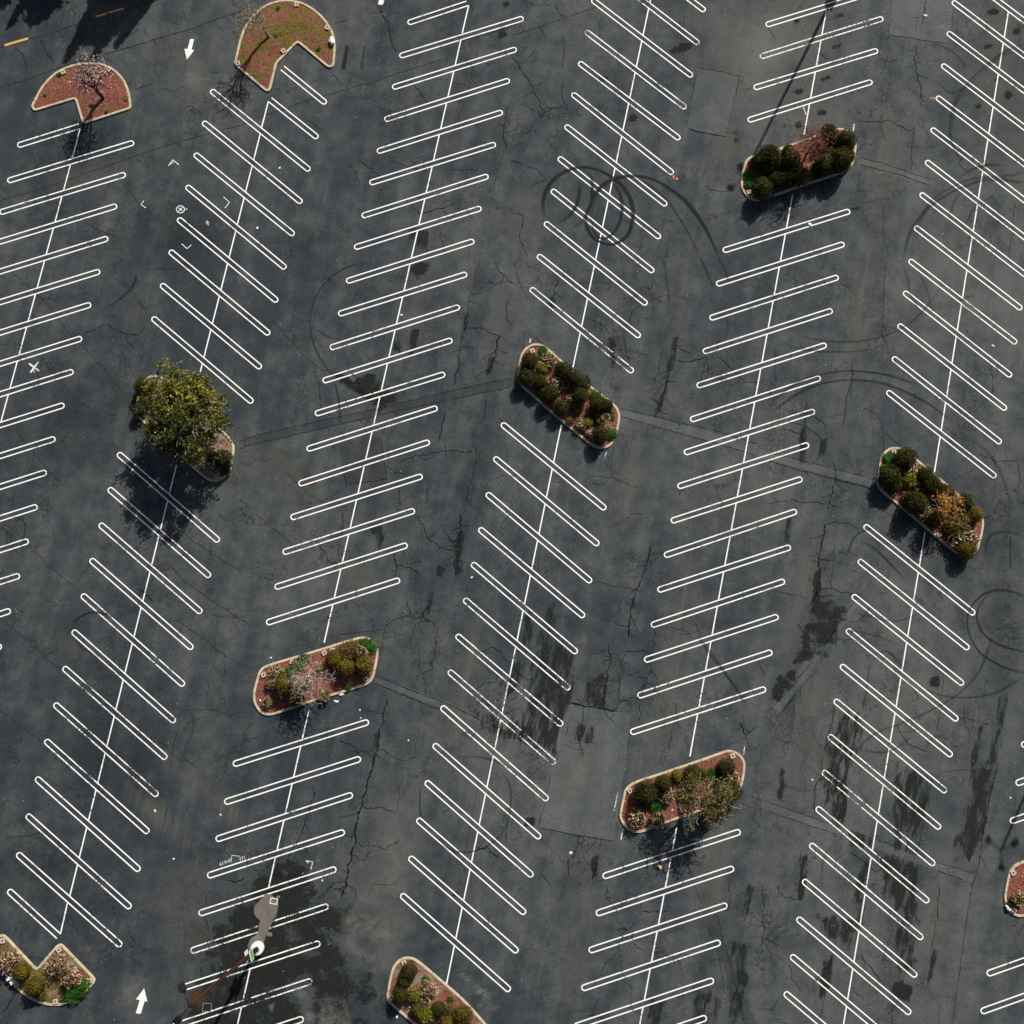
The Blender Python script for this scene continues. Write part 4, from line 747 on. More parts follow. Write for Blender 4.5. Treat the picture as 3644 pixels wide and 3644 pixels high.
C2=[((828.5,2720.3),(1313.2,2568)),((797.8,2855.6),(1284.9,2699)),((767.2,2987.6),(1256.2,2827.3)),((737,3117.3),(1227.4,2959.3)),((706.4,3251.7),(1197.7,3091.4)),((677.6,3385.1),(1169.9,3223.4)),((648.4,3515.7),(1140.6,3355.4)),(0,(1111.4,3489.8)),(0,(1081.2,3624.2))]
D1=[(0,(2509.5,40.1)),(0,(2487.3,157)),((2106,-2),(2464.2,272.5)),((2082.8,110.8),(2441.6,385.7)),((2058.7,221.6),(2419.9,496)),((2035.1,332.4),(2395.9,619.1)),((2010.6,446.5),(2372.7,730.9)),((1986.6,560.2),(2350.1,847.8)),((1962,675.7),(2326.5,968.5)),((1937.5,791.2),(2302.5,1084.1)),((1912.5,907.7),(2278.4,1199.6)),((1887.1,1025.6),(2253.5,1325))]
D2=[((1784.3,1506.5),(2155.8,1812.6)),((1757.4,1627.7),(2130.9,1939.9)),((1730.5,1755),(2104.9,2071.9)),((1704.1,1880),(2079.9,2195.9)),((1678.2,2003.5),(2054,2324.2)),((1650.4,2130.9),(2028,2452.9)),((1623,2259.1),(2002.1,2582.1)),((1595.7,2386.4),(1976.2,2718)),((1569.7,2513.7),(1950.3,2847.6)),((1541.9,2648.1),(1923.4,2982.9)),((1513.6,2780.2),(1896.5,3118.7)),((1483.9,2913.6),(1870.1,3251.7)),((1455.6,3048.9),(1843.2,3388.4)),((1426.4,3181.9),(1815.9,3526.1))]
E1=[((2724.5,89.6),0),((2703.8,202.8),(3143.2,65.1)),((2681.6,313.6),(3124.4,179.2)),((2660.4,429.1),(3104.6,290))]
E2=[((2571.7,892.6),(3025.3,750.7)),((2548.2,1012.4),(3005.1,867.6)),((2524.6,1133.6),(2984.3,985.5)),((2501,1252.9),(2963.1,1104.3)),((2478.8,1374),(2941.4,1226.9)),((2455.7,1494.8),(2920.7,1343.9)),((2433.6,1612.2),(2899.9,1462.7)),((2410.5,1732.4),(2879.2,1582)),((2386.9,1855),(2855.6,1703.2)),((2362.8,1977.6),(2835.8,1818.7)),((2339.3,2101.1),(2814.6,1946)),((2316.2,2226.1),(2793.4,2067.2)),((2292.1,2350.1),(2770.7,2193.1)),((2268.1,2477.4),(2748.6,2319.5)),((2242.6,2607.1),(2725.9,2450.6))]
E3=[((2144.1,3119.7),(2635.9,2958.4)),((2120,3251.7),(2612.3,3089)),((2094.5,3383.7),(2588.7,3220.1)),((2068.6,3518.1),(2564.7,3352.1)),(0,(2540.6,3487.5)),(0,(2515.6,3620.4))]
F1=[((3408,-105),0),((3388.4,4.7),0),((3370.5,114.6),0),((3350.7,229.6),0),((3331.8,344.2),0),((3313,457.4),0),((3293.2,572.9),0),((3273.8,688.4),0),((3254,806.3),(3636.5,1101)),((3234.2,925.1),(3618.1,1222.2)),((3214.9,1038.3),(3599.7,1340.1)),((3195.1,1154.8),(3581.3,1458)),((3175.3,1271.7),(3562.9,1577.3)),((3155.5,1392),(3544,1698.5))]
F2=[((3074.4,1869.2),(3468.6,2186.5)),((3053.6,1992.7),(3448.3,2310)),((3032.4,2118.1),(3428.5,2436.4)),((3011.7,2239.3),(3408.7,2563.7)),((2990.5,2366.6),(3388.4,2690.6)),((2968.3,2490.2),(3368.2,2818.8)),((2947.1,2616.5),(3346.9,2948.5)),((2925.9,2743.4),(3326.2,3078.2)),((2904.2,2873),(3305,3210.2)),((2881.5,3003.2),(3283.7,3341.3)),((2856.1,3131.4),(3262.1,3474.7)),((2835.8,3265.8),(3240.8,3607.7)),((2813.2,3399.3),0),((2790.5,3531.3),0)]
G1=[((3633.6,2653.3),0),((3613.8,2788.6),0),((3593.5,2924),0)]
G2=[((3511,3466.2),0),((3489.3,3600.6),0)]
HG = 'white hairpin stall markings'
def stalls(data, cl, label, wear, lead=None, trail=None, skipdiv=()):
    """cl: the row's centre line as two photo points; every hairpin carries the stretch of divider line below it"""
    c0, c1 = G(*cl[0]), G(*cl[1]); cu = (c1 - c0).normalized()
    full = [(G(*a), G(*b)) for a, b in data if a and b]
    if full:
        av = sum(((b - a) for a, b in full), Vector()) / len(full)
    else: av = (ROW_X * math.sin(math.radians(60)) + ROW_UP * math.cos(math.radians(60))) * 12.3
    segs = []
    for a, b in data:
        if a and b: a, b = G(*a), G(*b)
        elif a: a = G(*a); b = a + av
        else: b = G(*b); a = b - av
        u = (b - a).normalized(); d = (a - c0)
        # where the hairpin axis meets the centre line
        den = u.x * cu.y - u.y * cu.x; s = (d.x * u.y - d.y * u.x) / (cu.x * u.y - cu.y * u.x)
        segs.append((a, b, c0 + cu * s))
    n = len(segs); gap = SEP / math.sin(math.radians(60))
    for i, (a, b, m) in enumerate(segs):
        gm = Geo(); stadium(gm, a, b)
        o = link('stall_marking', gm.mesh('stall_marking'), M['white']); o['wear'] = float(wear(i, n) if callable(wear) else wear)
        tag(o, label(i, n), 'stall marking', HG)
        dv = Geo()
        if i == 0 and lead is not None and lead is not False:
            bar(dv, G(*lead), m - cu * gap, LW)
        e = segs[i + 1][2] - cu * gap if i < n - 1 else (G(*trail) if trail else None)
        if e is not None and i not in skipdiv: bar(dv, m + cu * gap, e, LW)
        if dv.f:
            d_ = link('divider_line', dv.mesh('divider_line'), M['white'], o); d_['wear'] = o['wear']
W = lambda base, **kw: (lambda i, n: kw.get('k%d' % i, base) + .05 * ((i * 7) % 5) / 4)
def below(anchor): return lambda i, n: 'white hairpin stall marking, %s below %s' % (ORD[i + 1], anchor)
def above(anchor): return lambda i, n: 'white hairpin stall marking, %s above %s' % (ORD[n - i], anchor)
TREE = 'the big evergreen planter'; GREY = 'the planter with grey bare tree'; DNUT = 'the planter below the doughnut tyre marks'
REDT = 'the planter with red twiggy tree'; LEAN = 'the planter with leaning tree'; ORNG = 'the planter with orange-leaved tree'
stalls(A, ((286, 457), (3.8, 1500.4)), below('the half-round blossom-tree planter'), W(.05))
stalls(B1, ((955, 362), (702.6, 1363.7)), above(TREE), W(.03), trail=(690, 1412))
stalls(B2, ((629.5, 1649), (215.5, 3322)), below(TREE), W(.05, k2=.3, k3=.2, k4=.45, k5=.4, k6=.5, k7=.45, k8=.5, k9=.3, k10=.4), lead=(628, 1655))
stalls(C1, ((1667.8, 19.8), (1153.8, 2286.5)), above(GREY), W(.05, k9=.25, k10=.2, k11=.4, k13=.2), trail=(1153.8, 2287))
stalls(C2, ((1099.6, 2524.6), (912, 3352)), below(GREY), W(.2, k0=.25, k1=.3, k2=.3, k3=.3, k4=.42, k5=.62, k6=.42, k7=.55, k8=.5), lead=(1099.6, 2526), skipdiv=(4, 5))
stalls(D1, ((2307.7, 33), (2038.9, 1307)), above(DNUT), W(.2, k1=.45, k2=.3, k3=.5, k4=.3, k10=.3, k11=.55), trail=(2038.9, 1307), lead=False)
stalls(D2, ((1997.4, 1512), (1588.6, 3502.5)), below(DNUT), W(.12, k4=.4, k5=.6, k6=.6, k7=.65, k8=.4), lead=(1997.4, 1513), trail=(1588.6, 3502.5))
stalls(E1, ((2940.5, 35.4), (2861.3, 478.6)), above(REDT), W(.25, k1=.6, k2=.3), lead=False, trail=(2861.3, 478.6))
stalls(E2, ((2820.2, 693.1), (2454.8, 2692)), below(REDT), W(.12, k2=.3, k7=.3, k9=.3), lead=(2820.2, 694), trail=(2454.8, 2692))
stalls(E3, ((2408.1, 2940.5), (2277, 3644)), below(LEAN), W(.12), lead=(2408.1, 2942))
stalls(F1, ((3588.8, 37.7), (3325.2, 1679.6)), above(ORNG), W(.10, k6=.3, k9=.35), trail=(3325.2, 1680))
stalls(F2, ((3291.8, 1890.4), (3001.8, 3644)), below(ORNG), W(.15, k5=.4, k6=.5, k7=.55, k8=.55, k9=.4, k10=.3), lead=(3291.8, 1891))
_gc = G(3633, 3000) + ROW_X * 6.0; _gl = ((3870, 2600), (3760, 3300))
stalls(G1, _gl, above('the planter cut by the frame edge'), W(.05), lead=False)
stalls(G2, _gl, below('the planter cut by the frame edge'), W(.05), lead=False)
# half hairpins against the end planters, open at the divider line
def halfpin(tip, ends, label, vee=None, wear=.05):
    t = G(*tip); e = (G(*ends[0]) + G(*ends[1])) / 2
    gm = Geo()
    stadium(gm, t, e, open_b=True)
    o = tag(link('stall_marking', gm.mesh('stall_marking'), M['white']), label, 'stall marking', HG); o['wear'] = wear
    if vee:
        dv = Geo(); bar(dv, G(*vee[0]), G(*vee[1]), LW); d_ = link('divider_line', dv.mesh('divider_line'), M['white'], o); d_['wear'] = wear
halfpin((61.3, 518.7), ((278, 442), (286, 457)), 'half-length open hairpin marking just below the half-round blossom-tree planter', ((286, 457), (257.5, 562)))
halfpin((1161, 369), ((1011, 234), (999.6, 250)), 'half-length hairpin marking inside the notch of the bare-tree planter')
halfpin((1131.7, 491.8), ((966.6, 347.5), (954.9, 362.1)), 'half-length open hairpin marking just below the bare-tree planter', ((954.9, 362.1), (930, 458)))
halfpin((1450, 82.5), ((1657.5, 4.7), (1667.8, 19.8)), 'half-length open hairpin marking at the top of the third stall row', ((1667.8, 19.8), (1645, 118)))
halfpin((28.3, 3166.8), ((203, 3341), (215.5, 3322)), 'half-length open hairpin marking above the lower corner planter', ((215.5, 3322), (240, 3214)), .3)

def flatpoly(name, pts, mat, label, cat, wear=.05, group=None, z=ZP):
    p = ccw(pxpoly(pts)); v = [(x, y, z) for x, y in p]
    o = tag(link(name, mesh(name, v, [tuple(range(len(v)))]), M[mat]), label, cat, group); o['wear'] = wear; return o
AR = 'white direction arrows on the asphalt'
flatpoly('arrow_marking', P(f00, 1436, 295, 1465, 297, 1446, 374, 1465, 380, 1411, 449, 1392, 369, 1416, 370), 'white', 'white painted arrow pointing down between the two upper end planters', 'arrow marking', 0, AR)
a2 = P(f30, 1088, 1662, 1113, 1762, 1092, 1758, 1062, 1855, 1026, 1850, 1055, 1750, 1027, 1745)
flatpoly('arrow_marking', a2, 'white', 'white painted arrow pointing up beside the lower corner planter', 'arrow marking', 0, AR)
_dx = 1358 - 488.5; _dy = 19 - 3609
flatpoly('arrow_marking', [(a_ * 1 + (1353 - 492), (b_ - 3607) * .92 + 17) for a_, b_ in a2], 'white', 'stub of a white painted arrow cut off by the top edge', 'arrow marking', 0, AR)
def strokes(name, lines, mat, label, cat, wd=.07, wear=.2, z=.0205, group=None):
    gm = Geo()
    for ln in lines:
        g = [G(*q) for q in ln]; ribbon(gm, g, [wd] * len(g), z); z += .0002
    o = tag(link(name, gm.mesh(name), M[mat]), label, cat, group); o['wear'] = wear; return o
strokes('road_dash', [P(f00, 35, 343, 213, 290)], 'yellow', 'yellow lane dash on the service road, the sunlit one', 'lane dash', .22, .25, group='yellow lane dashes')
strokes('road_dash', [P(f00, 723, 127, 935, 64)], 'yellow', 'yellow lane dash on the service road, lying in tree shadow', 'lane dash', .19, .25, group='yellow lane dashes')
c5 = crop(480, 540, 400 / 1092); SVG = 'white survey marks sprayed on the asphalt'
circ = lambda f, x, y, a, b, n=20: [f(x + a * math.cos(t), y + b * math.sin(t)) for t in np.linspace(0, 2 * math.pi, n)]
strokes('survey_mark', [P(c5, 325, 138, 370, 80, 428, 127)], 'chalk', 'white chevron with small scribble, top of the survey square', 'survey mark', .09, group=SVG)
strokes('survey_mark', [P(c5, 88, 475, 60, 515, 108, 545)], 'chalk', 'small white corner bracket opening toward the circled cross', 'survey mark', .08, group=SVG)
strokes('survey_mark', [P(c5, 862, 440, 920, 492, 875, 548)], 'chalk', 'white corner bracket lying between two hairpins', 'survey mark', .08, group=SVG)
strokes('survey_mark', [P(c5, 455, 895, 507, 942, 548, 907)], 'chalk', 'white V-shaped corner bracket below the circled cross', 'survey mark', .08, group=SVG)
strokes('survey_mark', [circ(c5, 443, 560, 39, 35), P(c5, 425, 545, 462, 575), P(c5, 425, 578, 462, 540)], 'chalk', 'white circle with a cross inside beside a hairpin tip', 'survey mark', .08, 0, group=SVG)
strokes('survey_mark', [P(c5, 493, 550, 508, 566), P(c5, 492, 562, 510, 556)], 'blue_p', 'pale blue smudge beside the circled cross', 'survey mark', .10, group=SVG)
strokes('survey_mark', [P(c5, 692, 680, 705, 676, 718, 690, 700, 700, 694, 684), P(c5, 708, 704, 716, 712)], 'chalk', 'tiny pale scribble between the second row hairpins', 'survey mark', .08, .5, group=SVG)
strokes('survey_mark', [P(f10, 220, 812, 295, 868), P(f10, 290, 800, 230, 880)], 'chalk', 'large white X sprayed in a first row stall', 'survey mark', .16, 0, group=SVG)
c7 = crop(740, 3000, 420 / 1092)
strokes('survey_mark', [P(c7, 213, 172, 222, 113, 292, 122)], 'chalk', 'thin white corner bracket between two sprayed notes', 'survey mark', .06, .2, group=SVG)
strokes('survey_mark', [P(c7, 908, 163, 930, 186), P(c7, 910, 163, 970, 174, 952, 243)], 'chalk', 'white corner bracket on the dark broken asphalt', 'survey mark', .07, .3, group=SVG)
strokes('survey_mark', [P(f02, 1218, 1325, 1218, 1350), P(f02, 1212, 1332, 1218, 1325, 1226, 1335), P(f02, 1226, 1358, 1250, 1346), P(f02, 1236, 1346, 1250, 1346, 1250, 1358)], 'orange_p', 'two tiny orange arrows at a fourth row hairpin tip', 'survey mark', .07, 0, group='orange and red spray marks')
strokes('survey_mark', [P(f03, 1225, 745, 1243, 736, 1250, 747, 1270, 738)], 'orange_p', 'orange zigzag at a sixth row hairpin tip', 'survey mark', .09, 0, group='orange and red spray marks')
for q, t in (((1018, 166, 1036, 154), 'red spray dash, highest of three beside the broken asphalt'), ((866, 290, 886, 272), 'red spray dash just above a hairpin, lowest of three')):
    strokes('survey_mark', [P(c7, *q)], 'red_p', t, 'survey mark', .08, .1, group='orange and red spray marks')
strokes('survey_mark', [P(f31, 572, 606, 584, 596)], 'red_p', 'red spray dash farthest from the broken asphalt', 'survey mark', .08, .1, group='orange and red spray marks')
strokes('survey_mark', [P(f03, 265, 805, 288, 868)], 'chalk', 'short grey tick beside the fifth row divider line', 'survey mark', .07, .6, group=SVG)
for q, t in (((2012, 2012 + 0), None),):
    pass
TK = 'pale old paint ticks beside the planters'
for fr, q, t in ((f12, (140, 625, 134, 655), 'short pale tick outside the upper end of the planter below the doughnut'), (f12, (712, 1475, 700, 1535), 'short pale tick outside the lower end of the planter below the doughnut'),
              (f32, (838, 460, 822, 540), 'long pale tick outside the lower end of the leaning-tree planter'), (f32, (798, 185, 770, 325), 'long worn pale line beside the leaning-tree planter'),
              (f22, (1755, 1770, 1748, 1830), 'pale tick outside the upper end of the leaning-tree planter'), (f03, (650, 935, 643, 990), 'pale tick outside the upper end of the red twiggy planter')):
    strokes('paint_tick', [P(fr, *q)], 'chalk', t, 'paint tick', .09, .55, group=TK)
def note(body, px, size, rot, label):
    cu = bpy.data.curves.new('note', 'FONT'); cu.body = body; cu.size = size; cu.align_x = 'CENTER'; cu.align_y = 'CENTER'
    to = bpy.data.objects.new('note', cu); COL.objects.link(to); dg = bpy.context.evaluated_depsgraph_get(); dg.update()
    me = bpy.data.meshes.new_from_object(to.evaluated_get(dg)); bpy.data.objects.remove(to)
    o = link('sprayed_note', me, M['chalk']); p = G(*px); o.location = (p.x, p.y, .0210); o.rotation_euler = (0, 0, rot); o['wear'] = .1
    return tag(o, label, 'sprayed note', 'white sprayed notes')
note('2/4/19', c7(160, 176), .40, math.radians(20 + 180), 'white sprayed upside-down date above a third row hairpin')
note('LLI', c7(318, 140), .40, math.radians(18 + 180), 'white sprayed upside-down letters beside the corner bracket')
note('R9', c5(360, 110), .34, math.radians(40), 'tiny white sprayed letters inside the chevron')
note('E', f10(258, 871), .34, math.radians(15), 'tiny white sprayed letter below the large X')

# ------------------------------------------------------------------ planters
KH = .15
def planter(pts, label, mat, rounded=True, loc_z=.15, kw=.21):
    p = ccw(pxpoly(pts, loc_z)); p = smooth_closed(p, 4) if rounded else chaikin(p)
    c = p.mean(0); n = len(p)
    d = np.roll(p, -1, 0) - np.roll(p, 1, 0); d /= np.hypot(*d.T)[:, None]; inw = np.c_[-d[:, 1], d[:, 0]]
    root = empty('planter_island', (c[0], c[1], 0)); tag(root, label, 'planter', 'kerbed planter islands')
    ln = np.r_[0, np.cumsum(np.hypot(*(np.roll(p, -1, 0) - p).T))]
    # angle-aware offset
    e1 = p - np.roll(p, 1, 0); e2 = np.roll(p, -1, 0) - p
    cs = np.sum(e1 * e2, 1) / np.maximum(np.hypot(*e1.T) * np.hypot(*e2.T), 1e-6); mit = 1 / np.sqrt(np.clip((1 + cs) / 2, .35, 1))
    prof = [(-.01, -.03), (0, KH - .025), (.025, KH), (kw - .025, KH), (kw, KH - .025), (kw + .005, .02)]
    v, f, al = [], [], []; m = len(prof)
    for i in range(n + 1):
        k = i % n
        for off, z in prof:
            q = p[k] + inw[k] * off * mit[k] - c; v.append((q[0], q[1], z)); al.append(ln[i])
    for i in range(n):
        for j in range(m - 1):
            a = i * m + j; f.append((a, a + m, a + m + 1, a + 1))
    link('kerb', mesh('kerb', v, f, smooth=False, attr={'along': al}), M['kerb'], root)
    rg = random.Random(n)
    def zf(q, sd):
        return np.array([.085 + .16 * min(1, max(0, s - .1) / 2.2) ** .8 + .05 * mnoise.noise((x * .8, y * .8, 3.1)) + .035 * mnoise.noise((x * 3, y * 3, 9.1)) for (x, y), s in zip(q, sd)])
    me = gridmesh('bed', p, .12, .06, zf); me.transform(Matrix.Translation((-c[0], -c[1], 0)))
    link('mulch_bed', me, M[mat], root)
    return root, p
C1_ = crop(80, 170, .21739); C2_ = crop(800, 0, .21739); C3_ = crop(440, 1290, .21739); C4_ = crop(890, 2240, .24845); C5_ = crop(1810, 1190, .21739)
C6_ = crop(2600, 420, .43956); C7_ = crop(2180, 2640, .47619); C8_ = crop(3090, 1570, .40293); C9_ = crop(0, 3300, .31502); C10_ = crop(1360, 3380, .3663); C11_ = crop(3480, 2930, .38498)
planter(P(C1_, 137, 960, 145, 925, 190, 840, 250, 720, 320, 610, 420, 495, 530, 400, 650, 330, 780, 280, 900, 252, 1030, 238, 1180, 240, 1320, 258, 1430, 300, 1530, 370, 1620, 455, 1690, 560, 1735, 680, 1762, 800, 1780, 930, 1772, 980, 1740, 1005, 1400, 1115, 1040, 1232, 1000, 1238, 968, 1215, 855, 835, 220, 1028, 170, 1020), 'half-round notched planter with red mulch under a white blossom tree', 'mulch_some', False)
planter(P(C2_, 150, 1035, 155, 1000, 200, 800, 235, 650, 300, 460, 370, 340, 470, 225, 590, 120, 720, 45, 860, 5, 1000, -12, 1150, -2, 1300, 45, 1440, 125, 1570, 230, 1680, 360, 1760, 490, 1800, 620, 1814, 760, 1805, 900, 1795, 1030, 1775, 1085, 1715, 1108, 1660, 1082, 1190, 690, 850, 1040, 755, 1440, 725, 1488, 675, 1492, 640, 1470, 170, 1072), 'notched round planter of grassy red mulch with a leafless tree', 'mulch_grass', False)
planter(P(C3_, 160, 790, 190, 700, 245, 520, 290, 330, 370, 245, 470, 205, 570, 210, 680, 270, 1200, 740, 1700, 1190, 1785, 1290, 1812, 1390, 1795, 1550, 1750, 1760, 1700, 1840, 1600, 1915, 1480, 1955, 1380, 1930, 1270, 1850, 1085, 1690, 700, 1350, 300, 965, 200, 870), 'planter almost hidden under the big evergreen tree', 'soil_tan')
planter(P(C4_, 38, 950, 45, 880, 85, 720, 120, 610, 170, 545, 260, 500, 600, 395, 1000, 275, 1350, 165, 1560, 108, 1640, 105, 1720, 130, 1790, 190, 1830, 280, 1835, 370, 1810, 520, 1775, 670, 1740, 740, 1680, 790, 1580, 830, 1250, 930, 800, 1070, 450, 1190, 330, 1228, 230, 1232, 150, 1200, 90, 1130, 50, 1050), 'open red-mulch planter with a grey bare tree and golden shrubs', 'mulch')
planter(P(C5_, 137, 660, 145, 600, 165, 470, 195, 340, 240, 255, 320, 185, 410, 150, 500, 150, 590, 180, 660, 235, 900, 450, 1200, 720, 1500, 960, 1700, 1110, 1790, 1210, 1825, 1320, 1815, 1450, 1780, 1620, 1740, 1740, 1670, 1820, 1580, 1865, 1480, 1868, 1390, 1840, 1310, 1790, 1100, 1620, 700, 1290, 400, 1020, 210, 850, 155, 770), 'shrub-filled slanted planter just below the doughnut tyre marks', 'mulch')
planter(P(C6_, 82, 540, 88, 470, 100, 400, 118, 350, 150, 315, 220, 290, 400, 235, 600, 170, 780, 105, 860, 82, 920, 85, 975, 115, 1010, 160, 1022, 210, 1012, 290, 1000, 350, 975, 395, 930, 430, 800, 480, 600, 545, 400, 615, 270, 660, 210, 668, 160, 655, 115, 615, 90, 575), 'densely planted dark planter with a red twiggy tree', 'mulch')
planter(P(C7_, 52, 565, 58, 500, 75, 420, 90, 360, 120, 325, 160, 300, 350, 235, 600, 150, 800, 80, 855, 62, 910, 68, 960, 100, 990, 150, 992, 200, 978, 290, 955, 370, 935, 410, 890, 440, 700, 505, 500, 575, 320, 640, 220, 678, 170, 682, 115, 660, 75, 615), 'red-mulch planter with a leaning olive-leaved tree', 'mulch')
planter(P(C8_, 75, 350, 85, 280, 100, 180, 115, 130, 150, 85, 200, 55, 260, 52, 320, 72, 380, 115, 550, 255, 750, 420, 900, 550, 990, 630, 1020, 690, 1018, 780, 995, 880, 970, 960, 930, 1005, 870, 1020, 810, 1010, 750, 970, 600, 850, 400, 680, 250, 555, 120, 445, 85, 400), 'slanted planter packed with dark shrubs and an orange-leaved tree', 'mulch')
planter(P(C9_, -20, 95, 10, 82, 45, 85, 75, 108, 410, 465, 635, 205, 670, 185, 705, 196, 1058, 560, 1076, 595, 1062, 635, 1000, 710, 900, 790, 800, 850, 680, 890, 560, 890, 430, 860, 330, 810, 240, 750, 160, 675, 100, 610, 50, 540, 10, 460, -40, 370, -70, 290, -75, 200, -55, 120), 'brown grassy notched planter in the lower corner, with pink flowering shrubs', 'soil_grass', False)
planter(P(C10_, 42, 450, 50, 380, 80, 230, 100, 170, 140, 115, 190, 80, 250, 70, 310, 82, 370, 120, 550, 270, 800, 490, 1000, 710, 1130, 850, 1160, 940, 1140, 1080, 1080, 1180, 990, 1200, 880, 1150, 700, 1020, 400, 800, 200, 640, 110, 560, 60, 510), 'sandy slanted planter cut off by the bottom edge', 'mulch_pale')
planter(P(C11_, 245, 690, 255, 600, 275, 500, 300, 430, 340, 385, 400, 355, 480, 330, 900, 190, 1060, 150, 1180, 190, 1240, 300, 1230, 430, 1180, 600, 1100, 680, 800, 790, 430, 865, 370, 865, 310, 835, 265, 770), 'mostly bare red-mulch planter cut off by the frame edge', 'mulch')

# ------------------------------------------------------------------ shrubs
def leafquads(geo, pts, nrm, size, rg, m=0, spread=.9, aspect=1.5):
    for p, n in zip(pts, nrm):
        n = (Vector(n) + Vector((rg.gauss(0, 1), rg.gauss(0, 1), rg.gauss(0, 1))) * spread).normalized()
        a = n.cross(Vector((rg.gauss(0, 1), rg.gauss(0, 1), rg.gauss(0, 1)))); a = a.normalized() if a.length > 1e-3 else Vector((1, 0, 0)); b = n.cross(a)
        s = size * rg.uniform(.6, 1.35); a = a * s * aspect * .5; b = b * s * .5; p = Vector(p)
        geo.add([p - a, p + b * .9 - a * .1, p + a, p - b * .9 - a * .1], [(0, 1, 2, 3)], m)
def domept(rg, i, n, lump, seed):
    z = 1 - 1.55 * (i + .5) / n; z = max(-.55, z); a = i * 2.399963 + rg.uniform(-.2, .2); r = math.sqrt(max(0, 1 - z * z))
    d = Vector((r * math.cos(a), r * math.sin(a), z))
    k = 1 + lump * mnoise.noise(d * 1.6 + Vector((seed, 0, 0))) + lump * .6 * mnoise.noise(d * 3.7 + Vector((0, seed, 0)))
    return d, d * k
def core(geo, lump, seed, sc, m=0, nu=18, nv=10):
    base = len(geo.v)
    for j in range(nv + 1):
        t = math.pi * (j / nv) * .80
        for i in range(nu):
            a = 2 * math.pi * i / nu; d = Vector((math.sin(t) * math.cos(a), math.sin(t) * math.sin(a), math.cos(t)))
            k = sc * (1 + lump * mnoise.noise(d * 1.6 + Vector((seed, 0, 0))) + lump * .6 * mnoise.noise(d * 3.7 + Vector((0, seed, 0))))
            geo.v.append(tuple(d * k))
    for j in range(nv):
        for i in range(nu):
            a = base + j * nu + i; b = base + j * nu + (i + 1) % nu
            geo.f.append((a, a + nu, b + nu, b)); geo.m.append(m)
def bush_mesh(seed, n, size, lump, spread, corek=.70, inner=.70):
    """unit-radius shrub centred on its own origin: leaves through an outer shell over a darker inside"""
    rg = random.Random(seed); gm = Geo()
    core(gm, lump, seed, corek)
    pts, nr = [], []
    for i in range(n):
        d, p = domept(rg, i, n, lump, seed)
        gap = mnoise.noise(d * 5.0 + Vector((seed, 3, 0)))
        if gap < -.36: continue
        pts.append(p * (inner + (1.05 - inner) * rg.random() ** .55 + .05 * gap)); nr.append(d + Vector((0, 0, .3)))
    leafquads(gm, pts, nr, size, rg, 0, spread)
    return gm.mesh('foliage')
def cluster_mesh(seed, n, size, lump):
    """flower heads over a shrub: small rosettes of petals"""
    rg = random.Random(seed); gm = Geo()
    for i in range(n):
        d, p = domept(rg, i, n, lump, seed)
        if d.z < -.3 or mnoise.noise(d * 2.4 + Vector((seed, 0, 2))) < -.22: continue
        c = p * rg.uniform(.92, 1.2); q = rg.randint(3, 6)
        leafquads(gm, [c + Vector((rg.gauss(0, 1), rg.gauss(0, 1), rg.gauss(0, 1))) * size * .42 for _ in range(q)], [d] * q, size, rg, 0, .9, 1.15)
    return gm.mesh('flower_heads')
def twig_mesh(seed, n, rad):
    rg = random.Random(seed); gm = Geo()
    for i in range(n):
        d, p = domept(rg, i, n, .2, seed)
        if d.z < -.2: continue
        mid = p * .5 + Vector((rg.gauss(0, .1), rg.gauss(0, .1), .1)); gm.tube([Vector((0, 0, -.6)), mid, p * 1.08], [rad * 1.6, rad, rad * .5], 4, 0, False)
    return gm.mesh('twigs')
SM = {}
for k_, args, mt in (('D', (3000, .088, .24, .7), 'dark_leaf'), ('O', (2600, .095, .20, .7), 'olive_leaf'), ('B', (1100, .13, .36, 1.1, .5, .5), 'brown_leaf'), ('G', (1300, .14, .40, 1.0, .55, .5), 'bright_leaf'), ('Y', (1200, .14, .34, 1.0, .55, .55), 'yellow_leaf'), ('F', (650, .15, .30, 1.1, .5, .4), 'dark_leaf'), ('P', (650, .15, .30, 1.1, .5, .4), 'brown_leaf')):
    SM[k_] = []
    for q in range(4):
        me = bush_mesh(11 + q * 7 + len(SM) * 31, *args); me.materials.append(M[mt]); SM[k_].append(me)
FL = []
for q in range(4):
    a = cluster_mesh(301 + q, 150, .135, .30); a.materials.append(M['cream_flower']); b = cluster_mesh(331 + q, 190, .135, .30); b.materials.append(M['pink_flower'])
    t = twig_mesh(351 + q, 26, .012); t.materials.append(M['bark_dark']); FL.append((a, b, t))
KIND = {'D': ('clipped_shrub', 'dark clipped shrub', 2.2), 'O': ('clipped_shrub', 'golden round shrub', 2.1), 'B': ('wispy_shrub', 'bronze shrub', 1.4), 'G': ('leafy_plant', 'bright green plant', .7),
        'Y': ('wispy_shrub', 'yellow-green shrub', 1.5), 'F': ('flowering_shrub', 'cream flowering shrub', 1.5), 'P': ('flowering_shrub', 'pink flowering shrub', 1.5)}
KCAT = {'D': 'clipped shrub', 'O': 'clipped shrub', 'B': 'shrub', 'G': 'leafy plant', 'Y': 'shrub', 'F': 'flowering shrub', 'P': 'flowering shrub'}
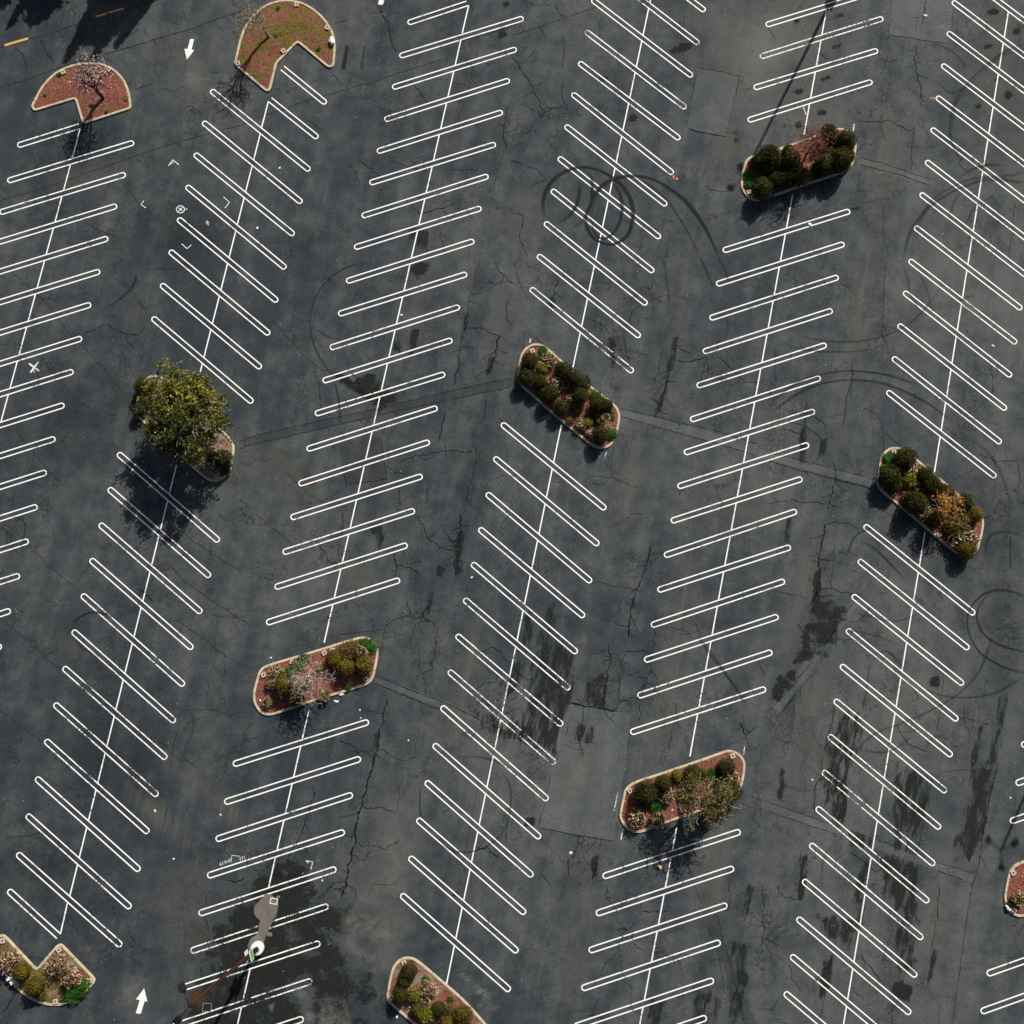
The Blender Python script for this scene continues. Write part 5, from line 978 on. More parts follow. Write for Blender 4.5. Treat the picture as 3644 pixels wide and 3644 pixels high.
def shrubs(f, s, place, end, items):
    """items: kind, x, y, radius [, stretch, turn]; labels count each kind along the planter from its named end"""
    order = {}
    for k in set(i[0] for i in items):
        order.update({id(i): j for j, i in enumerate(sorted([i for i in items if i[0] == k], key=lambda i: i[1]))})
    cnt = {k: sum(1 for i in items if i[0] == k) for k in KIND}
    for n_, it in enumerate(items):
        k, x, y, r = it[:4]; st = it[4] if len(it) > 4 else 1.0; tn = it[5] if len(it) > 5 else (n_ * 2.4)
        nm, look, hk = KIND[k]; px = f(x, y); rad = r * s * MPP(*px) * (1.12 if k in 'DOB' else 1.05)
        hh = rad * hk * (.92 + .16 * ((n_ * 37) % 10) / 10); zc = .18 + hh * (.52 if k != 'G' else .35)
        c = G(px[0], px[1], zc + hh * .25)
        o = link(nm, SM[k][(n_ * 5 + n_ // 3) % 4]); o.location = (c.x, c.y, zc); o.rotation_euler = (0, 0, -tn)
        o.scale = (rad * st, rad, hh * .62 if k != 'G' else hh * .6)
        if k in 'FP':
            fl = link('flower_heads', FL[n_ % 4][0 if k == 'F' else 1], None, o); tw = link('twigs', FL[n_ % 4][2], None, o)
        j = order[id(it)]
        if cnt[k] == 1: lb = 'the only %s in %s' % (look, place)
        else: lb = '%s, %s of %d from the %s end of %s' % (look, ORD[j + 1] if j < 20 else 'last', cnt[k], end, place)
        tag(o, lb, KCAT[k], look + 's' if not look.endswith('s') else look)
shrubs(C4_, .24845, 'the grey-tree planter', 'light-pole', [('O', 1190, 415, 103), ('B', 1400, 305, 125, 1.25, -.3), ('O', 1365, 540, 112), ('O', 1625, 505, 112), ('F', 1590, 335, 85), ('G', 1690, 232, 92, 1.3, .7), ('G', 1400, 825, 46),
    ('G', 770, 420, 70), ('G', 665, 535, 80, 1.2, -.7), ('G', 545, 615, 58), ('F', 375, 610, 98), ('P', 300, 760, 75), ('O', 478, 800, 115), ('D', 635, 985, 102), ('F', 700, 850, 85), ('B', 1060, 945, 76), ('F', 245, 1040, 62), ('Y', 1005, 545, 52), ('F', 660, 730, 60)])
shrubs(C5_, .21739, 'the below-doughnut planter', 'evergreen', [('D', 345, 420, 118), ('D', 283, 690, 114), ('D', 500, 765, 110), ('F', 655, 410, 110), ('Y', 555, 540, 88), ('G', 560, 260, 72), ('G', 505, 385, 46), ('D', 905, 575, 118, 1.2, .6), ('D', 1075, 690, 105), ('D', 1215, 780, 118),
    ('F', 770, 800, 112), ('D', 690, 960, 118), ('G', 560, 995, 66), ('F', 1030, 1070, 92), ('D', 1180, 985, 120), ('G', 1420, 1000, 88), ('D', 860, 1180, 112), ('B', 1130, 1225, 72), ('D', 1490, 1125, 118, 1.2, .3), ('D', 1625, 1150, 82), ('G', 1680, 1355, 50), ('G', 1680, 1280, 42),
    ('F', 1185, 1465, 80), ('Y', 1300, 1440, 82), ('G', 1390, 1365, 66), ('F', 1545, 1370, 92), ('D', 1515, 1640, 124), ('F', 1590, 1530, 72), ('G', 1705, 1630, 80), ('B', 1000, 1405, 62), ('F', 1330, 1600, 66), ('G', 800, 580, 55)])
shrubs(C6_, .43956, 'the red-twig planter', 'tyre-circle', [('D', 320, 295, 80), ('D', 245, 335, 55), ('G', 185, 365, 30), ('G', 135, 460, 32), ('G', 168, 520, 46), ('F', 226, 518, 26), ('D', 270, 560, 74), ('G', 318, 425, 50), ('D', 495, 335, 72), ('F', 400, 372, 40), ('D', 468, 250, 38), ('D', 385, 490, 60), ('D', 470, 468, 56), ('D', 580, 455, 66),
    ('D', 800, 115, 65), ('D', 945, 170, 70), ('G', 830, 215, 64), ('D', 760, 358, 68), ('D', 895, 320, 84), ('D', 962, 300, 46), ('F', 672, 402, 42), ('D', 700, 430, 42), ('D', 300, 395, 50)])
shrubs(C7_, .47619, 'the leaning-tree planter', 'light-pole', [('D', 255, 380, 74), ('G', 322, 472, 55), ('D', 385, 312, 55), ('F', 405, 402, 50), ('F', 185, 580, 57), ('F', 340, 582, 52), ('D', 608, 240, 57), ('D', 570, 335, 42), ('Y', 487, 252, 42), ('O', 680, 225, 28), ('D', 855, 192, 56), ('G', 762, 258, 56), ('F', 885, 270, 58), ('D', 880, 372, 74), ('O', 728, 545, 50), ('D', 235, 430, 50)])
shrubs(C8_, .40293, 'the orange-tree planter', 'red-twig planter', [('D', 345, 138, 78), ('G', 188, 148, 54), ('G', 140, 240, 34), ('D', 205, 300, 82), ('D', 240, 390, 56), ('G', 122, 342, 34), ('F', 385, 245, 64), ('Y', 368, 335, 62), ('F', 452, 395, 45), ('D', 515, 288, 62), ('D', 560, 362, 72), ('G', 640, 415, 40), ('G', 600, 455, 34), ('D', 692, 452, 72), ('D', 430, 535, 88), ('F', 345, 490, 42), ('F', 500, 625, 58), ('D', 600, 688, 64), ('D', 850, 540, 72), ('O', 958, 640, 62), ('O', 858, 682, 56), ('B', 800, 740, 92), ('F', 860, 850, 80, 1.45, .1), ('O', 882, 955, 74), ('G', 552, 545, 26)])
shrubs(C9_, .31502, 'the lower corner planter', 'frame-edge', [('P', 95, 395, 108), ('O', 235, 500, 78), ('P', 635, 425, 100), ('P', 790, 570, 98), ('O', 385, 655, 88), ('G', 850, 720, 100, 1.5, -.5), ('B', 440, 760, 62)])
shrubs(C10_, .3663, 'the bottom-edge planter', 'light-pole', [('D', 262, 215, 68), ('D', 210, 310, 50), ('G', 427, 295, 36), ('P', 450, 385, 72), ('F', 418, 505, 46), ('D', 175, 450, 68), ('Y', 310, 445, 68), ('G', 665, 487, 29), ('O', 342, 580, 50), ('Y', 420, 640, 78), ('D', 545, 578, 58), ('B', 650, 590, 60), ('O', 790, 640, 78), ('Y', 715, 685, 58), ('B', 850, 780, 70), ('O', 620, 720, 60)])
shrubs(C11_, .38498, 'the frame-edge planter', 'near', [('F', 390, 700, 58), ('G', 300, 745, 30)])
shrubs(C3_, .21739, 'the big evergreen planter', 'flowered', [('D', 315, 380, 128, 1.05, .3), ('D', 245, 765, 92), ('F', 1460, 1690, 112), ('G', 1660, 1760, 82), ('D', 1620, 1560, 130), ('D', 1450, 1560, 90)])
TU = 'small green weed tufts in the mulch'
for j, (f, s, x, y, r, t) in enumerate(((C1_, .217, 600, 435, 46, 'green weed tuft by the arched kerb of the blossom-tree planter'), (C1_, .217, 362, 775, 30, 'small weed tuft in the narrow end of the blossom-tree planter'), (C1_, .217, 1130, 945, 48, 'weed tuft beside the notch of the blossom-tree planter'),
        (C1_, .217, 1370, 1050, 32, 'small weed tuft near the straight kerb of the blossom-tree planter'), (C1_, .217, 1690, 830, 50, 'olive weed tuft by the curved kerb of the blossom-tree planter'), (C2_, .217, 1530, 800, 42, 'green weed tuft in the notched end of the bare-tree planter'), (C2_, .217, 830, 590, 55, 'green weed tuft beside the trunk of the bare tree'),
        (C2_, .217, 930, 545, 55, 'pale weed tuft in the middle of the bare-tree planter'), (C2_, .217, 870, 130, 36, 'weed tuft near the arched kerb of the bare-tree planter'))):
    px = f(x, y); rad = r * s * MPP(*px); c = G(px[0], px[1], .25)
    o = link('weed_tuft', SM['Y' if 'olive' in t or 'pale' in t else 'G'][j % 3]); o.location = (c.x, c.y, .16); o.scale = (rad, rad * .8, .12); o.rotation_euler = (0, 0, j * 1.3); tag(o, t, 'weed', TU)

# ------------------------------------------------------------------ trees
def skeleton(rg, base, fork, crown, radii, n, rtip, hollow=.35, step=.35, wob=.08, seedpts=None, flat_=0.0):
    """branch skeleton: twig tips spread through the crown, each joined to the nearest limb"""
    nodes = [Vector(base)]; par = [-1]; nl = max(5, int(n ** .33))
    k = max(2, int((Vector(fork) - Vector(base)).length / step))
    for i in range(1, k + 1):
        nodes.append(Vector(base).lerp(Vector(fork), i / k) + Vector((rg.gauss(0, wob), rg.gauss(0, wob), 0)) * .5); par.append(len(nodes) - 2)
    first = len(nodes) - 1; tips = []; fk = nodes[first]
    for q in range(nl):                                    # main limbs, spread evenly round the fork
        a = 2.399963 * q + rg.uniform(-.3, .3); el = rg.uniform(.0, .85) if q else 1.2
        e = Vector(crown) + Vector((radii[0] * math.cos(a) * math.cos(el), radii[1] * math.sin(a) * math.cos(el), radii[2] * math.sin(el) * .9)) * rg.uniform(.5, .72)
        m = max(3, int((e - fk).length / step)); prev = first; cv = Vector((rg.gauss(0, 1), rg.gauss(0, 1), 1.0)) * .10 * (e - fk).length
        for i in range(1, m + 1):
            u = i / m; nodes.append(fk.lerp(e, u) + cv * math.sin(math.pi * u) + Vector((rg.gauss(0, wob), rg.gauss(0, wob), rg.gauss(0, wob))) * .6); par.append(prev); prev = len(nodes) - 1
    while len(tips) < n:
        d = Vector((rg.gauss(0, 1), rg.gauss(0, 1), rg.gauss(0, 1))).normalized(); u = (hollow + (1 - hollow) * rg.random()) if hollow < 1 else 1
        if d.z < -.55: continue
        lum = 1 + .42 * mnoise.noise(d * 2.1 + Vector((n * .01, 0, 0)))
        tips.append(Vector(crown) + Vector((d.x * radii[0], d.y * radii[1], d.z * radii[2])) * u * lum)
    tips.sort(key=lambda t: (t - nodes[first]).length)
    arr = np.array([list(q) for q in nodes]); dep = [(q - fk).length if i_ > first else 0.0 for i_, q in enumerate(nodes)]
    ends = []
    for t in tips:
        tv = np.array(t); dd = np.linalg.norm(arr[first:] - tv, axis=1) + .12 * np.array(dep[first:])
        # do not join limbs that lie further out than the twig
        j = first + int(np.argmin(dd)); a = nodes[j]; L = (t - a).length; m = max(1, int(L / step)); prev = j
        sag = Vector((rg.gauss(0, 1), rg.gauss(0, 1), abs(rg.gauss(0, .6)))) * .10 * L
        for i in range(1, m + 1):
            u = i / m; p = a.lerp(t, u) + sag * math.sin(math.pi * u) + Vector((rg.gauss(0, wob), rg.gauss(0, wob), rg.gauss(0, wob))) * (1 if i < m else 0) * .6
            nodes.append(p); par.append(prev); dep.append(dep[prev] + L / m); prev = len(nodes) - 1
        arr = np.array([list(q) for q in nodes]); ends.append(prev)
    cnt = [0] * len(nodes)
    for e in ends: cnt[e] += 1
    for i in range(len(nodes) - 1, 0, -1): cnt[par[i]] += cnt[i]
    rad = [rtip * max(1, c) ** .42 for c in cnt]
    return nodes, par, rad, [nodes[e] for e in ends], first
def limbs(nodes, par, rad, org, lo=0, n=5):
    gm = Geo()
    for i in range(1, len(nodes)):
        a, b = nodes[par[i]], nodes[i]
        if (b - a).length < 1e-4: continue
        gm.tube([a - org, b - org], [min(rad[par[i]], rad[i] * 1.5), rad[i]], n if rad[i] > .03 else 3, 0, False)
    return gm
def tree(name, label, cat, base, fork, crown, radii, n, rtip, bark, leafspec, seed, hollow=.35, step=.35, wob=.08, group=None, flare=1.0):
    rg = random.Random(seed); base = Vector(base); root = empty(name, base)
    nodes, par, rad, tips, first = skeleton(rg, base, fork, crown, radii, n, rtip, hollow, step, wob)
    tr = Geo(); br = Geo()
    for i in range(1, len(nodes)):
        a, b = nodes[par[i]], nodes[i]
        if (b - a).length < 1e-4: continue
        if i <= first: tr.tube([a - base, b - base], [rad[par[i]] * flare, rad[i] * flare], 8, 0, False)
        else: br.tube([a - base, b - base], [min(rad[par[i]], rad[i] * 1.6), rad[i]], 5 if rad[i] > .03 else 3, 0, False)
    link('trunk', tr.mesh('trunk', True), M[bark], root); link('branches', br.mesh('branches'), M[bark], root)
    for nm, mt, per, size, sp, sel, asp in leafspec:
        gm = Geo(); lo = min(t.z for t in tips); hi = max(t.z for t in tips)
        for t in tips:
            if sel is not None and not sel(t, rg): continue
            m = rg.randint(*per); cs = [t - base + Vector((rg.gauss(0, 1), rg.gauss(0, 1), rg.gauss(0, .8))) * sp for _ in range(m)]
            o_ = (t - Vector(crown)); o_ = o_.normalized() if o_.length > .01 else Vector((0, 0, 1))
            leafquads(gm, cs, [o_ + Vector((0, 0, .5))] * m, size, rg, 0, .9, asp)
        link(nm, gm.mesh(nm), M[mt], root)
    return tag(root, label, cat, group)
def on(px, z): return G(px[0], px[1], z)
# the big evergreen: crown nearly 9 m across, limbs pale grey
cz = 5.0; cc = on(C3_(985, 880), cz); tb = on(C3_(1120, 1080), .2)
topsel = lambda t, rg: rg.random() < (.85 if t.y > cc.y + 1.3 and t.z > cz - .5 else (.25 if t.y > cc.y else .06))  # yellow new growth, massed sunward so its colour also paints the lit crown edge
tree('evergreen_tree', 'big spreading evergreen tree with grey limbs over the second row planter', 'tree', tb, (tb.x * .75 + cc.x * .25, tb.y * .75 + cc.y * .25, 2.0), cc, (3.75, 3.9, 2.9), 820, .0165, 'bark_grey',
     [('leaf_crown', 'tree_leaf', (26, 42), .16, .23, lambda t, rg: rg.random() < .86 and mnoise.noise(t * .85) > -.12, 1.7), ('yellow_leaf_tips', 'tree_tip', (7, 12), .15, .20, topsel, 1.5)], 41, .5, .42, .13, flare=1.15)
# blossom tree
bb = on(C1_(1325, 830), .2); bc = on(C1_(1120, 470), 4.3)
tree('blossom_tree', 'small white blossom tree with dark trunk and fine dark twigs', 'tree', bb, (bb.x - .30, bb.y + .25, 1.6), bc, (1.95, 1.9, 1.6), 680, .0092, 'bark_dark',
     [('blossom', 'blossom', (1, 3), .095, .13, lambda t, rg: rg.random() < .72, 1.2)], 7, .3, .3, .05, flare=1.1)
# bare tree
rb = on(C2_(725, 605), .2); rc = on(C2_(470, 300), 4.6)
tree('bare_tree', 'leafless pale grey tree in the grassy notched planter', 'tree', rb, (rb.x - .45, rb.y + .35, 2.1), rc, (2.0, 1.8, 2.0), 420, .0105, 'bark_tan',
     [('dry_buds', 'twig_pale', (1, 3), .05, .08, None, 2.2)], 19, .25, .3, .05, flare=1.0)
# grey leafless tree
gb = on(C4_(850, 740), .2); gc_ = on(C4_(840, 720), 3.0)
tree('bare_tree', 'spreading grey leafless tree in the open red-mulch planter', 'tree', gb, (gb.x, gb.y, 1.2), gc_, (2.1, 2.2, 1.5), 950, .0085, 'twig_pale',
     [('dry_leaves', 'cream_flower', (0, 2), .06, .12, lambda t, rg: rg.random() < .4, 2.4)], 23, .2, .25, .07, flare=1.2)
# red twiggy tree
tb6 = on(C6_(610, 300), .2); tc6 = on(C6_(665, 205), 4.0)
tree('red_twig_tree', 'reddish twiggy tree with pinkish buds among dark clipped shrubs', 'tree', tb6, (tb6.x + .3, tb6.y + .4, 1.7), tc6, (1.9, 2.0, 1.7), 420, .0085, 'twig_red',
     [('red_buds', 'red_leaf', (2, 4), .10, .16, None, 1.5)], 29, .3, .3, .06)
# leaning olive-leaved tree
tb7 = on(C7_(497, 388), .2); tc7 = on(C7_(675, 435), 4.2)
tree('leaning_tree', 'leaning tree with sparse olive leaves and pale twisting branches', 'tree', tb7, (tb7.x + 1.3, tb7.y - .2, 2.2), tc7, (3.1, 2.3, 1.4), 330, .0175, 'bark_grey',
     [('leaf_crown', 'gum_leaf', (8, 15), .12, .22, lambda t, rg: mnoise.noise(t * .9) > -.15, 2.2), ('orange_leaves', 'orange_leaf', (0, 2), .11, .2, lambda t, rg: rg.random() < .35, 1.8)], 33, .3, .35, .10, flare=1.15)
# orange-leaved tree
tb8 = on(C8_(650, 560), .2); tc8 = on(C8_(705, 585), 2.7)
tree('orange_tree', 'small tree with orange leaves and bare grey branches', 'tree', tb8, (tb8.x + .2, tb8.y, 1.2), tc8, (1.6, 1.5, 1.1), 190, .0105, 'bark_grey',
     [('orange_leaves', 'orange_leaf', (3, 7), .14, .17, lambda t, rg: rg.random() < .75 and t.x > tc8.x - .9, 1.6)], 37, .3, .3, .08)
# trees beyond the service road, standing outside the frame; their shadows fall across it
SD = Vector((.449, .894, 0)) / math.tan(SUN_EL)
CF = 'tall trees beyond the service road'
def conifer(tip, h, rad, seed, label, round_=False):
    p = G(*tip) + SD * h; p.z = 0; rg = random.Random(seed); root = empty('conifer_tree', p)
    tr = Geo(); tr.tube([(0, 0, 0), (0, 0, h * .5), (0, 0, h * .97)], [.28, .18, .03], 8); link('trunk', tr.mesh('trunk', True), M['bark_dark'], root)
    gm = Geo(); pts = []; nr = []
    for i in range(int(1900 * (h / 12) * (rad / 2.2) ** 1.6)):
        u = rg.random() ** .8; z = h * (1 - .9 * u)
        r = rad * ((1 - (2 * u - 1) ** 2) ** .5 if round_ else u ** .75) * (.80 + .38 * mnoise.noise((z * .9, seed, i % 7)))
        a = rg.uniform(0, 6.283); q = r * math.sqrt(rg.uniform(.08, 1.0)); pts.append((q * math.cos(a), q * math.sin(a), z)); nr.append((math.cos(a), math.sin(a), .3))
    leafquads(gm, pts, nr, .42, rg, 0, .9, 1.8)
    link('crown', gm.mesh('crown'), M['conifer_leaf'], root); return tag(root, label, 'tree', CF)
conifer((232, 220), 13, 2.0, 1, 'pointed conifer whose shadow tip reaches nearest the blossom tree')
conifer((335, 203), 12.5, 2.2, 2, 'pointed conifer casting the middle tip of the tree shadow')
conifer((412, 170), 12, 2.0, 3, 'pointed conifer casting the shadow tip nearest the arrow')
conifer((325, 150), 13.5, 3.0, 4, 'broad dense tree casting the darkest middle of the road shadow', True)
conifer((492, 35), 9, 2.0, 8, 'small conifer whose shadow only touches the road seam')
conifer((110, 74), 10, 2.3, 5, 'round-topped tree casting the smooth shadow across the road', True)
conifer((34, 92), 10, 1.2, 6, 'narrow tree with a ragged shadow at the frame corner')
conifer((-60, 40), 11, 2.6, 7, 'broad tree beyond the frame corner shading the road end', True)

# ------------------------------------------------------------------ light poles
def light_pole(base, hub, label, turn, sign=True, signlabel=None):
    """pedestal, base plate, tapered mast, three arms with flood lamps"""
    base = Vector(base); root = empty('light_pole', base); h = hub.z
    g1 = Geo(); g1.lathe([(.54, 0), (.55, .03), (.55, .66), (.53, .71), (.49, .74), (0.02, .75)], 32); link('pedestal', g1.mesh('pedestal', True), M['pedestal'], root)
    g2 = Geo(); g2.box((0, 0, .775), (.42, .42, .04), Matrix.Rotation(.5, 3, 'Z'))
    link('base_plate', g2.mesh('base_plate'), M['plate'], root)
    g3 = Geo()
    for i in range(4):
        a = .5 + math.pi / 4 + i * math.pi / 2; g3.lathe([(.022, 0), (.022, .10), (.035, .10), (.035, .13)], 8, 0, (.23 * math.cos(a), .23 * math.sin(a), .79))
    link('anchor_bolts', g3.mesh('anchor_bolts'), M['galv'], root)
    tp = hub - base
    g4 = Geo(); g4.tube([Vector((0, 0, .79)).lerp(tp, u) if u else Vector((0, 0, .79)) for u in (0, .25, .5, .75, 1)], [.165, .15, .135, .12, .105], 14); link('pole', g4.mesh('pole', True), M['pole'], root)
    g5 = Geo(); g5.lathe([(.11, -.12), (.12, -.08), (.12, .1), (.05, .16)], 12, 0, tuple(tp)); link('top_collar', g5.mesh('top_collar'), M['black_metal'], root)
    for q_, t in enumerate(turn):
        d = Vector((math.cos(t[0]), math.sin(t[0]), 0)); L = t[1]
        ga = Geo(); ga.tube([tp + d * .08, tp + d * L * .5 + Vector((0, 0, .10)), tp + d * L], [.045, .04, .036], 8)
        arm = link('arm', ga.mesh('arm', True), M['black_metal'], root)
        c = tp + d * (L + .22); rot = Matrix.Rotation(t[0], 3, 'Z') @ Matrix.Rotation(math.radians(t[2]), 3, 'Y')
        gl = Geo(); gl.box(c + Vector((0, 0, .02)), (.56, .50, .16), rot); gl.box(c - d * .33, (.16, .14, .14), rot)
        hd = link('lamp_head', gl.mesh('lamp_head'), M['black_metal'], arm)
        # glass face below and the reflector rim
        gx = Geo(); gx.box(c + rot @ Vector((0, 0, -.075)), (.50, .44, .03), rot); link('lamp_lens', gx.mesh('lamp_lens'), M['lens'], arm)
        if q_ != 1: continue
        gr = Geo()
        for sx, sy, lx, ly in ((.285, 0, .03, .56), (-.285, 0, .03, .56), (0, .265, .60, .03), (0, -.265, .60, .03)): gr.box(c + rot @ Vector((sx, sy, .115)), (lx, ly, .03), rot)
        link('lamp_rim', gr.mesh('lamp_rim'), M['galv'], arm)
    tag(root, label, 'light pole', 'tall three-lamp light poles')
    if sign:
        p = base + Vector((0, 0, 3.3)); u = (3.3 - .79) / (h - .79); p = base + Vector((0, 0, .79)).lerp(tp, u)
        rs = empty('pole_sign', p); rz = Matrix.Rotation(math.radians(14), 3, 'Z')
        for s in (-1, 1):
            gs = Geo(); gs.box(rz @ Vector((s * .19, 0, 0)), (.03, .80, 1.0), rz); link('panel', gs.mesh('panel'), M['sign_green' if s > 0 else 'sign_white'], rs)
            gf = Geo()
            for yy, zz_, ly, lz in ((.415, 0, .04, 1.06), (-.415, 0, .04, 1.06), (0, .515, .79, .04), (0, -.515, .79, .04)): gf.box(rz @ Vector((s * .19, yy, zz_)), (.06, ly, lz), rz)
            link('frame', gf.mesh('frame'), M['sign_white'], rs)
        gb_ = Geo()
        for zz_ in (-.3, .3): gb_.box(rz @ Vector((0, 0, zz_)), (.345, .10, .05), rz)
        link('bracket', gb_.mesh('bracket'), M['galv'], rs)
        tag(rs, signlabel, 'sign', 'green and white signs strapped to the light poles')
    return root
pb = G(912.5, 3378.5, .75); pb.z = 0; HB = 20.6; hubp = G(675.9, 3577.5, HB)
def armto(px, z=HB):
    v = G(px[0], px[1], z) - hubp; return (math.atan2(v.y, v.x), v.length - .22, 18)
light_pole(pb, hubp, 'rusty brown light pole on a white round concrete footing', [armto((647.9, 3514.2)), armto((736, 3583.4)), armto((632, 3631.8))], True, 'green and white panel sign strapped low on the rusty light pole')
hs = G(2640, 640) + SD * HB; hs.z = 0
light_pole(hs, hs + Vector((0, 0, HB)), 'light pole outside the frame whose shadow crosses the red-twig planter', [(math.radians(95), 1.05, 18), (math.radians(215), 1.05, 18), (math.radians(335), 1.05, 18)], True, 'sign on the light pole whose shadow crosses the fifth row')
hg = G(3563, 3025) + SD * HB; hg.z = 0
light_pole(hg, hg + Vector((0, 0, HB)), 'light pole outside the frame whose three-lamp shadow lies beside the frame-edge planter', [(math.radians(142), 1.15, 18), (math.radians(27), 1.15, 18), (math.radians(268), 1.25, 18)], True, 'sign on the light pole beyond the frame-edge planter')
# concrete collar of the footing and the cable box in it
c4b = crop(580, 3150, .4524)
cp = ccw(pxpoly(P(c4b, 795, 70, 850, 75, 905, 140, 905, 200, 870, 270, 840, 330, 810, 400, 790, 450, 760, 500, 715, 535, 680, 515, 668, 485, 672, 455, 690, 425, 740, 380, 755, 300, 760, 275, 725, 240, 712, 190, 735, 145, 785, 100)))
cp = smooth_closed(cp, 3); cpj = cp + np.array([[mnoise.noise((x * 2.2, y * 2.2, 0)), mnoise.noise((x * 2.2, y * 2.2, 5))] for x, y in cp]) * .10
n_ = len(cpj); vv = [(x, y, .035) for x, y in cpj] + [(x, y, -.02) for x, y in cpj]
tag(link('concrete_patch', mesh('concrete_patch', vv, [tuple(range(n_))] + [(i, i + n_, (i + 1) % n_ + n_, (i + 1) % n_) for i in range(n_)]), M['concrete']), 'bare grey concrete patch poured behind the light pole footing', 'concrete patch')
bx = G(*c4b(873, 125)); ro = empty('cable_box', (bx.x, bx.y, .035), math.radians(-8))
gq = Geo()
for sx, sy, lx, ly in ((.46, 0, .10, .82), (-.46, 0, .10, .82), (0, .36, .82, .10), (0, -.36, .82, .10)): gq.box((sx, sy, .02), (lx, ly, .05))
ro.scale = (.62, .62, 1); link('rim', gq.mesh('rim'), M['pedestal'], ro); gq = Geo(); gq.box((0, 0, .006), (.82, .62, .02)); link('lid', gq.mesh('lid'), M['concrete'], ro)
tag(ro, 'cable box with white rim and grey lid in the concrete patch', 'cable box')
for (x, y, r, t) in ((833, 390, .27, 'broken lump of concrete beside the concrete patch'), (905, 95, .16, 'small broken concrete lump by the cable box')):
    rg = random.Random(int(x)); bm_ = Geo(); core(bm_, .5, x, 1.0, 0, 10, 6); o = link('concrete_lump', bm_.mesh('lump'), M['concrete']); p = G(*c4b(x, y)); o.location = (p.x, p.y, .02); o.scale = (r, r * .8, r * .5); tag(o, t, 'rubble', 'broken concrete lumps')

# ------------------------------------------------------------------ sprinkler guards, boxes, litter
def guard_mesh():
    gm = Geo(); a = .27; h_ = .09
    for sx, sy, lx, ly in ((.185, 0, .17, .54), (-.185, 0, .17, .54), (0, .185, .20, .17), (0, -.185, .20, .17)): gm.box((sx, sy, h_ / 2), (lx, ly, h_))
    return gm.mesh('guard_ring')
GM = guard_mesh(); GM.materials.append(M['guard']); gh = Geo(); gh.lathe([(.10, 0), (.10, .02)], 12, 0, (0, 0, .012)); GHM = gh.mesh('opening', True); GHM.materials.append(M['hole'])  # solid near-black disc paints the shade inside the guard's hole
GG = 'square concrete sprinkler guards'
GUARDS = [(C1_, 665, 395, .4, 'the blossom-tree planter', 'by the arched kerb'), (C1_, 1415, 350, .9, 'the blossom-tree planter', 'behind the blossom crown'), (C2_, 1172, 70, .1, 'the bare-tree planter', 'at the top of the arched kerb'), (C2_, 1675, 447, -.3, 'the bare-tree planter', 'by the curved kerb above the white bag'),
    (C2_, 960, 830, .6, 'the bare-tree planter', 'by the notch, half buried'), (C2_, 213, 1035, .3, 'the bare-tree planter', 'in its narrow corner'), (C3_, 1525, 1862, .2, 'the big evergreen planter', 'in the shaded lower end'), (C4_, 192, 650, .4, 'the grey-tree planter', 'alone in the open narrow end'),
    (C4_, 1062, 335, .5, 'the grey-tree planter', 'tilted, beside the upper kerb'), (C4_, 1178, 295, -.3, 'the grey-tree planter', 'against the upper kerb behind a golden shrub'), (C4_, 605, 465, -.3, 'the grey-tree planter', 'against the upper kerb behind green plants'), (C4_, 1662, 712, .5, 'the grey-tree planter', 'in shade below a golden shrub'),
    (C5_, 390, 268, .4, 'the planter below the doughnut', 'at the evergreen end'), (C5_, 1545, 1778, .3, 'the planter below the doughnut', 'shaded by the lowest dark shrub'), (C6_, 408, 268, .3, 'the red-twig planter', 'behind a dark shrub by the upper kerb'), (C6_, 958, 375, .3, 'the red-twig planter', 'by the kerb at the wide-open aisle end'),
    (C6_, 150, 597, .3, 'the red-twig planter', 'in the lower tyre-circle end'), (C7_, 897, 105, .3, 'the leaning-tree planter', 'in the upper end'), (C7_, 130, 365, .6, 'the leaning-tree planter', 'sunlit in the end facing the light pole'), (C7_, 145, 637, .4, 'the leaning-tree planter', 'shaded beside a cream flowering shrub'),
    (C8_, 228, 95, .2, 'the orange-tree planter', 'at the upper rounded end'), (C8_, 626, 827, .6, 'the orange-tree planter', 'shaded by the lower kerb'), (C9_, 28, 152, .1, 'the lower corner planter', 'in the narrow tip'), (C9_, 663, 255, .6, 'the lower corner planter', 'in the tip above a pink shrub'),
    (C9_, 1010, 603, .1, 'the lower corner planter', 'in the tip beside the bright green plant'), (C9_, 627, 838, .1, 'the lower corner planter', 'at the bottom of the curved kerb'), (C10_, 213, 127, .4, 'the bottom-edge planter', 'at the rounded end'), (C10_, 92, 465, .6, 'the bottom-edge planter', 'beside the kerb near a dark shrub'),
    (C11_, 328, 457, .5, 'the frame-edge planter', 'in the upper corner'), (C11_, 335, 805, .7, 'the frame-edge planter', 'in the lower corner')]
g0 = None
for f, x, y, rz, pl, wh in GUARDS:
    p = G(*f(x, y), .22)
    if g0 is None:
        g0 = link('sprinkler_guard', GM); link('opening', GHM, None, g0); o = g0
    else: o = copy_tree(g0)
    o.location = (p.x, p.y, .185); o.rotation_euler = (0, 0, rz); o.scale = (.74, .74, .9)
    lb = 'concrete sprinkler guard %s of %s' % (wh, pl)
    tag(o, lb, 'sprinkler guard', GG)
def crumple(name, px, size, mat, label, cat, z=.02, rz=0, seed=1, group=None):
    gm = Geo(); core(gm, .55, seed * 3.3, 1.0, 0, 10, 7); o = link(name, gm.mesh(name), M[mat]); p = G(*px, z); o.location = (p.x, p.y, z + size[2] * .3); o.scale = size; o.rotation_euler = (0, 0, rz); return tag(o, label, cat, group)
